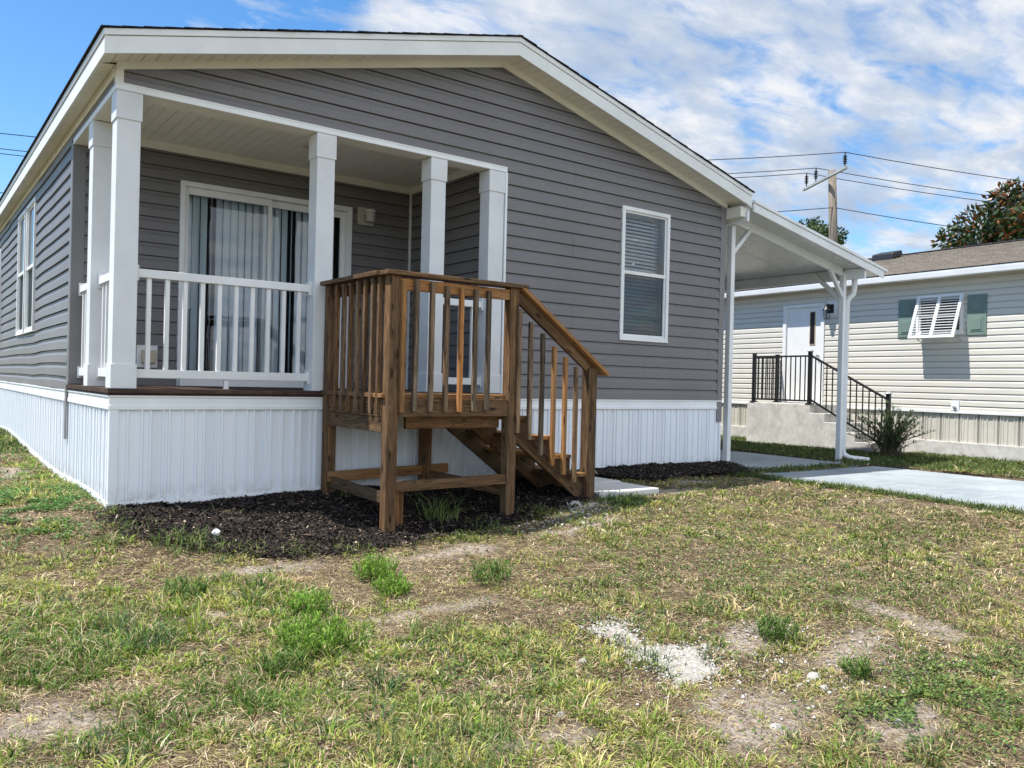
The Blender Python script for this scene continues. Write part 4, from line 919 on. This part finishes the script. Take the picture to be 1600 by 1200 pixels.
def make_lawn():
    Vs, Fs, Cs = [], [], []; st_ = [0]
    def push(v, f, c): Vs.append(v); Fs.append(f + st_[0]); Cs.append(c); st_[0] += len(v)
    for (lo, hi, dthatch, dtuft, nb, hh, ww) in ((2.3, 3.6, 8000, 720, 21, .042, .0038), (3.6, 5.2, 6500, 640, 17, .042, .0045), (5.2, 7.5, 4000, 480, 13, .042, .0062), (7.5, 11, 1800, 330, 9, .038, .009), (11, 17, 500, 90, 9, .05, .012)):
        r = np.random.default_rng(int(lo * 10)); bx = (CAM[0] - hi * .3, CAM[0] + hi * 1.15); by = (CAM[1] - 1.5, CAM[1] + hi * 1.2); A = (bx[1] - bx[0]) * (by[1] - by[0])
        def place(d, pm):
            n = int(d * A); x = r.uniform(*bx, n); y = r.uniform(*by, n); v, dep = vis(x, y, -.2, lo, hi); v &= ~blocked(x, y); x, y = x[v], y[v]
            inm = inpoly(x + .12 * (vnoise(x * 9, y * 9, 2) - .5), y + .12 * (vnoise(x * 9, y * 9, 3) - .5), MUL1) | inpoly(x, y, MUL2); k = ~(inm & (r.random(len(x)) > pm)) & ~(inpoly(x + r.normal(size=len(x)) * .03, y + r.normal(size=len(x)) * .03, GRV) & (r.random(len(x)) > .10))
            return x[k], y[k]
        # dead thatch lying flat
        x, y = place(dthatch, .006); kb = r.random(len(x)) > .55 * bare(x, y); x, y = x[kb], y[kb]; n = len(x); z = gzn(x, y); tone = fbm(x * 2.3, y * 2.3, 44, 3); di = np.clip((tone * 1.6 - .3 + r.normal(size=n) * .28) * 6, 0, 5.99).astype(int)
        push(*blades(np.stack([x, y, z], 1), (.025 + .05 * r.random(n)) * hh / .045, np.full(n, ww * .75), r.uniform(1.15, 1.55, n), DRY[di] * (.35 + .85 * r.random(n) ** 1.5)[:, None], r))
        # tufts, each with its own tone
        x, y = place(dtuft, .015); g = greenness(x, y); n = len(x); kp = r.random(n) < np.clip(.50 + (g - .46) * 7.5, .07, 1); x, y, g = x[kp], y[kp], g[kp]; kp = r.random(len(x)) > .88 * bare(x, y); x, y, g = x[kp], y[kp], g[kp]; n = len(x)
        pg = np.clip((g - .45) * 7 + .62, .14, .95); pg = pg * (1 - .12 * np.clip((x - 1.0) / 2, 0, 1) * np.clip((-1.2 - y) / 1.5, 0, 1)); isg = r.random(n) < pg; zone = fbm(x * 1.5, y * 1.5, 55, 3) - .04 * np.clip(x - 1, 0, 2)
        gi = np.clip((zone * 1.9 - .45 + r.normal(size=n) * .18) * 6, 0, 5.99).astype(int); base = np.where(isg[:, None], GREEN[gi] * (1 - .12 * np.clip(x - .8, 0, 1))[:, None] + np.array([.018, .0, .008]) * np.clip(x - .8, 0, 1)[:, None], DRY[r.integers(0, 6, n)]) * (.8 + .4 * r.random(n))[:, None]
        sz = (.45 + 1.1 * fbm(x * 2.5, y * 2.5, 77, 3)) * (.6 + .7 * r.random(n)) * (1 - .20 * np.clip(x - .8, 0, 1)) * (1 + .10 * np.clip(-.2 - x, 0, 1)) * (1 + .9 * (r.random(n) < .06)); rep_ = np.maximum(3, (nb * sz * (.6 + .8 * r.random(n))).astype(int)); k = np.repeat(np.arange(n), rep_); m_ = len(k)
        th = r.random(m_) * 6.283; rr = np.sqrt(r.random(m_)) * .028 * sz[k]; px_, py_ = x[k] + rr * np.cos(th), y[k] + rr * np.sin(th); z = gz(px_, py_) * 0 + gzn(px_, py_)
        mixd = r.random(m_) < .25; C = np.where(mixd[:, None], DRY[r.integers(0, 6, m_)] * .9, base[k]) * (.7 + .5 * r.random(m_))[:, None]
        push(*blades(np.stack([px_, py_, z - .003], 1), hh * sz[k] * (.45 + .9 * r.random(m_)), ww * 1.25 * (.6 + .8 * r.random(m_)), np.where(isg[k], r.uniform(.2, 1.25, m_), r.uniform(.6, 1.5, m_)), C, r, th + r.normal(size=m_) * .6))
    return np.concatenate(Vs), np.concatenate(Fs), np.concatenate(Cs)
V, F, C = make_lawn(); print('lawn faces', len(F))
C = np.minimum(C * np.array([1.16, 1.14, 1.02]), .8)
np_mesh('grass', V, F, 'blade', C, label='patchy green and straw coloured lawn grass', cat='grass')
# low broad-leaved ground cover in patches, and clover by the left wall
def cover(name, spots, n, size, cols, seed, label):
    r = np.random.default_rng(seed); X, Y = [], []
    for (cx, cy, rx, ry, wt) in spots:
        k = int(n * wt); X.append(cx + r.normal(size=k) * rx); Y.append(cy + r.normal(size=k) * ry)
    x = np.concatenate(X); y = np.concatenate(Y); ok = ~blocked(x, y) & (fbm(x * 5, y * 5, 91, 3) > .44); x, y = x[ok], y[ok]; n = len(x); z = gzn(x, y) + r.random(n) * .028 + .004
    th = r.random(n) * 6.283; ti = r.uniform(.0, .7, n); L = size * (.6 + .8 * r.random(n)); a = np.stack([np.cos(th) * np.cos(ti), np.sin(th) * np.cos(ti), np.sin(ti)], 1); s_ = np.stack([-np.sin(th), np.cos(th), r.normal(size=n) * .3], 1); P = np.stack([x, y, z], 1)
    V = np.stack([P, P + a * (L * .5)[:, None] + s_ * (L * .32)[:, None], P + a * L[:, None], P + a * (L * .5)[:, None] - s_ * (L * .32)[:, None]], 1).reshape(-1, 3)
    C = np.array(cols)[r.integers(0, len(cols), n)] * (.7 + .6 * r.random(n))[:, None]
    np_mesh(name, V, np.arange(4 * n).reshape(n, 4), 'blade', np.repeat(C, 4, 0), label=label, cat='ground cover')
cover('clover', [(-.55, .55, .3, .35, .5), (-.65, .5, .45, .5, .4), (-.4, 1.6, .3, .6, .2), (-.5, -.2, .4, .2, .15), (-.35, 3.2, .3, .9, .15), (-.5, 5.5, .4, 1, .1)], 14000, .022, [(.06, .15, .03), (.09, .2, .04), (.13, .24, .06)], 5, 'bright green clover patch beside the white skirting of the left wall')
cover('ground_cover', [(1.0, -3.65, .28, .25, .16), (2.75, -4.95, .35, .18, .2), (2.1, -4.85, .25, .15, .12), (2.5, -3.4, .5, .4, .14), (4.2, -2.6, 1.0, .7, .18), (3.5, -3.8, .5, .4, .12), (4.0, -1.4, .25, .12, .08), (4.5, -2.8, 1.3, .9, .5), (2.9, -2.9, .8, .6, .25), (2.2, -5.0, .4, .2, .25)], 12000, .018, [(.08, .15, .035), (.14, .21, .05), (.2, .25, .07), (.06, .11, .03)], 6, 'low broad leaved weeds spread through the lawn')

# feathery weed clumps, each one its own thing
def feather(x, y, rad, h, n, seed, lab, cols):
    r = np.random.default_rng(seed); z = float(gzn(np.array([x]), np.array([y]))[0]); t = thing('weed', lab, 'weed', (x, y, z), group='feathery weeds in the lawn')
    V_, F_, C_ = [], [], []; off = 0
    for i in range(n):
        a = r.random() * 6.283; rr = rad * math.sqrt(r.random()) * .8; bx, by = x + rr * math.cos(a), y + rr * math.sin(a); hh = h * (1 - .55 * (rr / rad) ** 2) * (.6 + .6 * r.random()); lx, ly = r.normal(size=2) * .3 + np.array([math.cos(a), math.sin(a)]) * .3 * rr / rad
        k = 16; ts = r.random(k) ** .7; P = np.stack([bx + lx * hh * ts, by + ly * hh * ts, z + hh * ts], 1); c = np.array(cols)[r.integers(0, len(cols), k)] * (.45 + .8 * r.random(k))[:, None] * (.7 + .6 * r.random())
        v, f, c = blades(P, np.full(k, .030) * (.5 + .9 * r.random(k)), np.full(k, .0042), r.uniform(.2, 1.0, k), c, r); V_.append(v); F_.append(f + off); C_.append(c); off += len(v)
    m_ = np_mesh('foliage', np.concatenate(V_), np.concatenate(F_), 'blade', np.concatenate(C_), kind=None, parent=t)
FE = [(.11, .24, .022), (.17, .33, .035), (.27, .43, .06)]; FG = [(.08, .16, .03), (.12, .22, .04), (.19, .29, .07)]
for x, y, rd, h, n, c, lab in ((1.157, -2.03, .15, .12, 130, FE, 'bright feathery weed clump nearest the left front stair post, farthest of its pair'), (1.09, -2.38, .13, .09, 90, FE, 'bright feathery weed clump just in front of the one by the stair post'),
    (1.72, -2.50, .15, .10, 80, FG, 'darker feathery weed clump in front of the middle of the stairs'), (.556, -2.40, .15, .08, 90, FE, 'low bright weed clump in the bare strip left of centre lawn'),
    (.35, -2.95, .20, .11, 170, FE, 'broad bright green weed clump left of centre in the foreground'), (.038, -1.88, .14, .09, 70, FG, 'muted green weed clump in front of the mulch bed'),
    (2.33, -4.15, .11, .10, 90, FG, 'round feathery weed clump right of the white gravel patch'), (2.28, -4.62, .07, .07, 36, FG, 'small upright weed in the dry grass at lower right'), (.12, -3.15, .1, .08, 50, FG, 'grassy weed tuft at lower left of centre')):
    feather(x, y, rd, h * 1.3, int(n * .95), int(x * 1000) % 997 + 3, lab, c)
# long grass tufts: at the mulch edge and under the stairs
def tuft(x, y, rad, h, n, seed, lab, cols, w=.006, name='grass_tuft'):
    r = np.random.default_rng(seed); a = r.random(n) * 6.283; rr = rad * np.sqrt(r.random(n)); P = np.stack([x + rr * np.cos(a), y + rr * np.sin(a)], 1); z = gzn(P[:, 0], P[:, 1])
    C = np.array(cols)[r.integers(0, len(cols), n)] * (.7 + .6 * r.random(n))[:, None]
    v, f, c = blades(np.stack([P[:, 0], P[:, 1], z], 1), h * (.5 + .8 * r.random(n)), np.full(n, w), r.uniform(.05, .9, n), C, r)
    np_mesh(name, v, f, 'blade', c, kind=None, label=lab, cat='grass', group='long grass tufts')
TG = [(.09, .15, .035), (.14, .2, .05), (.22, .24, .08)]
tuft(2.25, -1.02, .16, .26, 85, 3, 'sprawling dark grass tuft between the two front stair posts', TG); tuft(1.80, -.25, .08, .2, 40, 4, 'grass tuft at the foot of the rear left stair post', TG)
tuft(.28, -.92, .2, .14, 150, 5, 'grass tuft on the front edge of the mulch bed, left of the white flower', TG); tuft(.62, -1.15, .16, .10, 90, 6, 'low grass tuft on the mulch edge right of the white flower', TG)
tuft(-.28, -2.55, .14, .13, 160, 8, 'dark green grass tuft in the left foreground', [(.05, .1, .03), (.08, .15, .04)], .005); tuft(3.95, -1.38, .22, .09, 260, 9, 'green leafy tuft at the foot of the end stair post', [(.05, .1, .025), (.08, .15, .04)], .008)
tuft(.0, -.12, .10, .10, 60, 14, 'thin grass at the front left corner of the skirting', TG); tuft(.75, -.35, .1, .09, 26, 15, 'pale grass sprouting from the middle of the mulch', [(.3, .28, .1), (.2, .22, .07)])
tuft(.95, -3.1, .16, .09, 150, 16, 'grass tuft in the centre foreground', TG, .005); tuft(.35, -4.2, .25, .09, 330, 17, 'long green blades at the bottom left of centre', TG, .005); tuft(1.6, -3.95, .12, .07, 100, 18, 'dark grass tuft left of the white gravel', [(.05, .1, .03), (.09, .15, .05)], .005)

for i, (x, y) in enumerate(((.10, -.50), (.45, -1.0), (.95, -1.28), (1.3, -1.36), (2.5, -1.3), (3.1, -1.22))):
    tuft(x, y, .15, .085, 110, 40 + i, ('grass breaking into the left corner of the mulch', 'grass in front of the white flower', 'short grass at the front middle of the mulch', 'short grass just left of the front stair post', 'grass tuft right of centre between the front stair posts', 'grass tuft at the right front post of the stairs')[i], TG, .005)
# mulch: bed sheet + chips
def bed(name, poly, lab, nch, seed, lift=.02):
    r = np.random.default_rng(seed); x0, x1 = min(p[0] for p in poly) - .2, max(p[0] for p in poly) + .1; y0, y1 = min(p[1] for p in poly) - .25, .06
    t = .035; gx = np.arange(x0, x1, t); gy = np.arange(y0, y1, t); X, Y = np.meshgrid(gx, gy); jx = X + (fbm(X * 6, Y * 6, 3) - .5) * .42; jy = Y + (fbm(X * 6, Y * 6, 4) - .5) * .42
    ins = inpoly(jx, jy, poly); Z = gzn(X, Y) + np.where(ins, lift, -.05) + (fbm(X * 10, Y * 10, 9, 3) - .5) * .03
    V = np.stack([X.ravel(), Y.ravel(), Z.ravel()], 1); nx = len(gx); ii = (np.arange(len(gy) - 1)[:, None] * nx + np.arange(nx - 1)[None, :]).ravel()
    f = ins.ravel(); k = f[ii] | f[ii + 1] | f[ii + nx] | f[ii + nx + 1]; ii = ii[k]
    root = np_mesh(name, V, np.stack([ii, ii + 1, ii + nx + 1, ii + nx], 1), 'mulch', smooth=True, label=lab, cat='mulch')
    ORG[root] = Vector((0, 0, 0))
    x = r.uniform(x0, x1, nch * 2); y = r.uniform(y0, 0.0, nch * 2); k = inpoly(x + r.normal(size=len(x)) * .09, y + r.normal(size=len(x)) * .09, poly) & (y < 0) & ~((x > 3.84) & (x < 4.66) & (y < -.1)); x, y = x[k][:nch], y[k][:nch]; n = len(x)
    z = gzn(x, y) + lift + .004 + r.random(n) * .014 + (fbm(x * 10, y * 10, 9, 3) - .5) * .03
    L = .007 + .032 * r.random(n) ** 2.2; w = .002 + .0055 * r.random(n); th = r.random(n) * 6.283; ti = r.normal(size=n) * .35; a = np.stack([np.cos(th) * np.cos(ti), np.sin(th) * np.cos(ti), np.sin(ti)], 1) * L[:, None]; s_ = np.stack([-np.sin(th), np.cos(th), r.normal(size=n) * .5], 1) * w[:, None]; P = np.stack([x, y, z], 1); U = np.array([0, 0, .004])
    V = np.stack([P - a - s_, P + a - s_ * .6, P + a * .9 + s_, P - a * .8 + s_, P + U], 1).reshape(-1, 3); b = np.arange(n)[:, None] * 5
    F = np.concatenate([b + np.array([[i, (i + 1) % 4, 4]]) for i in range(4)], 0)
    pal = np.array([(.010, .008, .008), (.024, .018, .015), (.055, .040, .032), (.014, .012, .011), (.13, .095, .07)]); pr = r.choice(5, n, p=[.30, .28, .2, .15, .07]); C = pal[pr] * (.6 + .8 * r.random(n))[:, None]
    pale = r.random(n) < .012; C[pale] = (.40, .32, .23)
    np_mesh('chips', V, F, 'chips', np.repeat(C, 5, 0), kind='stuff', parent=root)
bed('mulch', MUL1, 'black shredded bark mulch around and under the wooden stairs', 60000, 3)
bed('mulch', MUL2, 'black mulch strip along the white skirting right of the pavers', 16000, 4, .04)

# white shell gravel and loose stones
def rock(m, c, s_, r):
    c = Vector(c); vs = []; n = 7
    for h, q in ((-.75, .65), (-.1, 1.0), (.4, .85), (.8, .4)):
        for k in range(n):
            a = 6.283 * k / n + r.random() * .5; vs.append(c + Vector((math.cos(a) * q * s_ * (.8 + .5 * r.random()), math.sin(a) * q * s_ * (.7 + .4 * r.random()), h * s_ * (.75 + .25 * r.random()))))
    f = [(i * n + k, i * n + (k + 1) % n, (i + 1) * n + (k + 1) % n, (i + 1) * n + k) for i in range(3) for k in range(n)] + [tuple(range(n))[::-1], tuple(range(3 * n, 4 * n))]
    m.add(vs, f)
r = np.random.default_rng(12); t = .03; X, Y = np.meshgrid(np.arange(1.35, 2.4, t), np.arange(-4.5, -3.2, t)); jx = X + (fbm(X * 9, Y * 9, 3) - .5) * .34; jy = Y + (fbm(X * 9, Y * 9, 4) - .5) * .34; ins = inpoly(jx, jy, GRV)
Z = gzn(X, Y) + np.where(ins, .008, -.03); nx = X.shape[1]; ii = (np.arange(X.shape[0] - 1)[:, None] * nx + np.arange(nx - 1)[None, :]).ravel(); f = ins.ravel(); k = f[ii] | f[ii + 1] | f[ii + nx] | f[ii + nx + 1]; ii = ii[k]
grv = np_mesh('gravel', np.stack([X.ravel(), Y.ravel(), Z.ravel()], 1), np.stack([ii, ii + 1, ii + nx + 1, ii + nx], 1), 'grit', smooth=True, label='patch of white crushed shell gravel in the lawn', cat='gravel'); ORG[grv] = Vector((0, 0, 0))
def bits(n, gen, smin, smax, parent=None, name='pebbles', lab=None, cols=((.50, .48, .44), (.62, .60, .56), (.36, .32, .27), (.44, .41, .36))):
    x, y = gen(n); n = len(x); z = gzn(x, y) + .006; s_ = smin + (smax - smin) * r.random(n) ** 3
    d = np.array([(1, 0, 0), (0, 1, 0), (-1, 0, 0), (0, -1, 0), (0, 0, .7), (0, 0, -.5)]); V = np.stack([x, y, z], 1)[:, None, :] + d[None] * s_[:, None, None] * (.6 + .7 * r.random((n, 6, 1))); V += r.normal(size=V.shape) * s_[:, None, None] * .15
    fc = np.array([(0, 1, 4), (1, 2, 4), (2, 3, 4), (3, 0, 4), (1, 0, 5), (2, 1, 5), (3, 2, 5), (0, 3, 5)]); F = (np.arange(n)[:, None, None] * 6 + fc[None]).reshape(-1, 3)
    C = np.repeat(np.array(cols)[r.integers(0, len(cols), n)] * (.8 + .35 * r.random(n))[:, None], 6, 0); return np_mesh(name, V.reshape(-1, 3), F, 'chips', C, kind='stuff', parent=parent, label=lab, cat=None if parent else 'gravel')
def g1(n):
    x = r.uniform(1.35, 2.4, n * 4); y = r.uniform(-4.5, -3.2, n * 4); q = .02 + .10 * r.random(n * 4) ** 2; k = inpoly(x + r.normal(size=n * 4) * q, y + r.normal(size=n * 4) * q, GRV); return x[k][:n], y[k][:n]
bits(5000, g1, .003, .011, grv)
def g2(n):
    x = np.concatenate([r.normal(2.0, .45, n // 2), r.normal(2.45, .4, n // 3), r.normal(3.1, .25, n // 6)]); y = np.concatenate([r.normal(-4.15, .25, n // 2), r.normal(-4.6, .2, n // 3), r.normal(-1.55, .2, n // 6)]); return x, y
bits(2200, g2, .002, .011, None, 'scattered_pebbles', 'small white shell pebbles strewn in the dry grass')
def g3(n):
    x = r.uniform(-1.5, 6.5, n); y = r.uniform(-5, -1.5, n); k = fbm(x * 2, y * 2, 66, 2) > .52; return x[k], y[k]
bits(420, g3, .003, .008, None, 'flowers', 'tiny white flowers dotted over the lawn', ((.75, .75, .72), (.7, .7, .72)))
def dbits(n):
    x = np.concatenate([r.normal(3.55, .12, n // 2), r.normal(3.4, .3, n // 2)]); y = np.concatenate([r.normal(-1.32, .06, n // 2), r.normal(-1.5, .1, n // 2)]); return x, y
bits(700, dbits, .004, .02, None, 'gravel', 'white shell rubble at the foot of the stair stringer')
STN = [((1.98, -3.99), .035, 'white stone just above the gravel patch on its right'), ((1.35, -3.78), .026, 'small white stone left of the gravel patch'), ((2.10, -4.52), .040, 'largest white stone below right of the gravel patch'), ((2.02, -4.62), .026, 'white stone beside the largest one, nearer the camera'),
       ((3.19, -1.72), .026, 'white stone in the grass in front of the stair posts'), ((1.53, -4.72), .03, 'flat pale stone low in the dry grass left of the large stones'), ((1.98, -4.98), .024, 'pale stone close to the bottom edge of the lawn'), ((.90, -4.15), .02, 'small pale stone in the centre foreground grass'), ((3.50, -1.27), .075, 'large white rock at the foot of the stringer')]
for (x, y), s_, lab in STN:
    m = MB(); rock(m, (x, y, float(gzn(np.array([x]), np.array([y]))[0]) - s_ * .1), s_, r); tag(m.build('stone', 'stone', bev=.002), lab, 'stone', 'white stones in the lawn')
# pale flower head at the mulch edge
z = float(gzn(np.array([.565]), np.array([-.95]))[0]); fl = thing('flower', 'single round white flower at the front edge of the mulch', 'flower', (.49, -.95, z))
m = MB().tube([(.49, -.95, z), (.495, -.95, z + .09)], .003, 5); m.build('stem', 'green', fl)
m = MB(); rock(m, (.495, -.95, z + .10), .029, r); m.build('flower_head', 'nwhite', fl)

# thin twiggy shrub by the neighbour's bottom railing post
def shrub(base, h, rad, nst, seed):
    r = np.random.default_rng(seed); t = thing('shrub', 'thin twiggy shrub growing around the bottom post of the black railing', 'shrub', base); m = MB(); Vs, Fs, Cs = [], [], []; off = 0
    for i in range(nst):
        a = r.random() * 6.283; sp = r.random() ** .7 * rad; hh = h * (.45 + .6 * r.random()) * (1 - .25 * sp / rad); p0 = Vector(base) + Vector((r.normal() * .08, r.normal() * .08, 0)); p2 = Vector(base) + Vector((math.cos(a) * sp, math.sin(a) * sp, hh)); p1 = p0.lerp(p2, .5) + Vector((0, 0, hh * .12)) - Vector((math.cos(a), math.sin(a), 0)) * sp * .12
        m.tube([p0, p1, p2], [.006, .004, .0015], 4); k = 26; ts = (.12 + .88 * r.random(k)) ** .9; P = np.array([list(p0.lerp(p1, q * 2) if q < .5 else p1.lerp(p2, q * 2 - 1)) for q in ts]); c = np.array([(.055, .11, .025), (.09, .16, .04), (.035, .07, .018)])[r.integers(0, 3, k)]
        v, f, c = blades(P, np.full(k, .07) * (.5 + .8 * r.random(k)), np.full(k, .015), r.uniform(.2, 1.6, k), c, r); Vs.append(v); Fs.append(f + off); Cs.append(c); off += len(v)
    m.build('twigs', 'bark', t); np_mesh('foliage', np.concatenate(Vs), np.concatenate(Fs), 'leaf', np.concatenate(Cs), kind=None, parent=t)
shrub((11.35, .12, -.05), .85, .72, 130, 4)
# greener grass along the far lawn strips
def strip(polys, dens, hh, ww, seed, lab):
    r = np.random.default_rng(seed); Vs, Fs, Cs = [], [], []; off = 0
    for (x0, x1, y0, y1) in polys:
        n = int((x1 - x0) * (y1 - y0) * dens); x = r.uniform(x0, x1, n); y = r.uniform(y0, y1, n); k = ~blocked(x, y); x, y = x[k], y[k]; n = len(x)
        C = np.array([(.045, .085, .015), (.075, .12, .025), (.12, .16, .04), (.2, .2, .08)])[r.choice(4, n, p=[.3, .38, .22, .1])] * (.7 + .6 * r.random(n))[:, None]
        v, f, c = blades(np.stack([x, y, gzn(x, y)], 1), hh * (.5 + .9 * r.random(n)), np.full(n, ww), r.uniform(.1, 1.1, n), C, r); Vs.append(v); Fs.append(f + off); Cs.append(c); off += len(v)
    np_mesh('grass', np.concatenate(Vs), np.concatenate(Fs), 'blade', np.concatenate(Cs), label=lab, cat='grass')
strip([(9.7, 12.6, -6, 6), (6.9, 9.8, -.62, -.36), (-3.5, -.02, 4.5, 12)], 1500, .06, .011, 31, 'greener longer grass beside the neighbouring house and along the left wall')
# ragged turf overhanging the driveway edge
strip([(6.62, 6.86, -6, -.4), (6.4, 7.0, -.75, -.42)], 6000, .06, .006, 32, 'ragged green turf edge along the concrete driveway')
print('objects', len(bpy.data.objects))
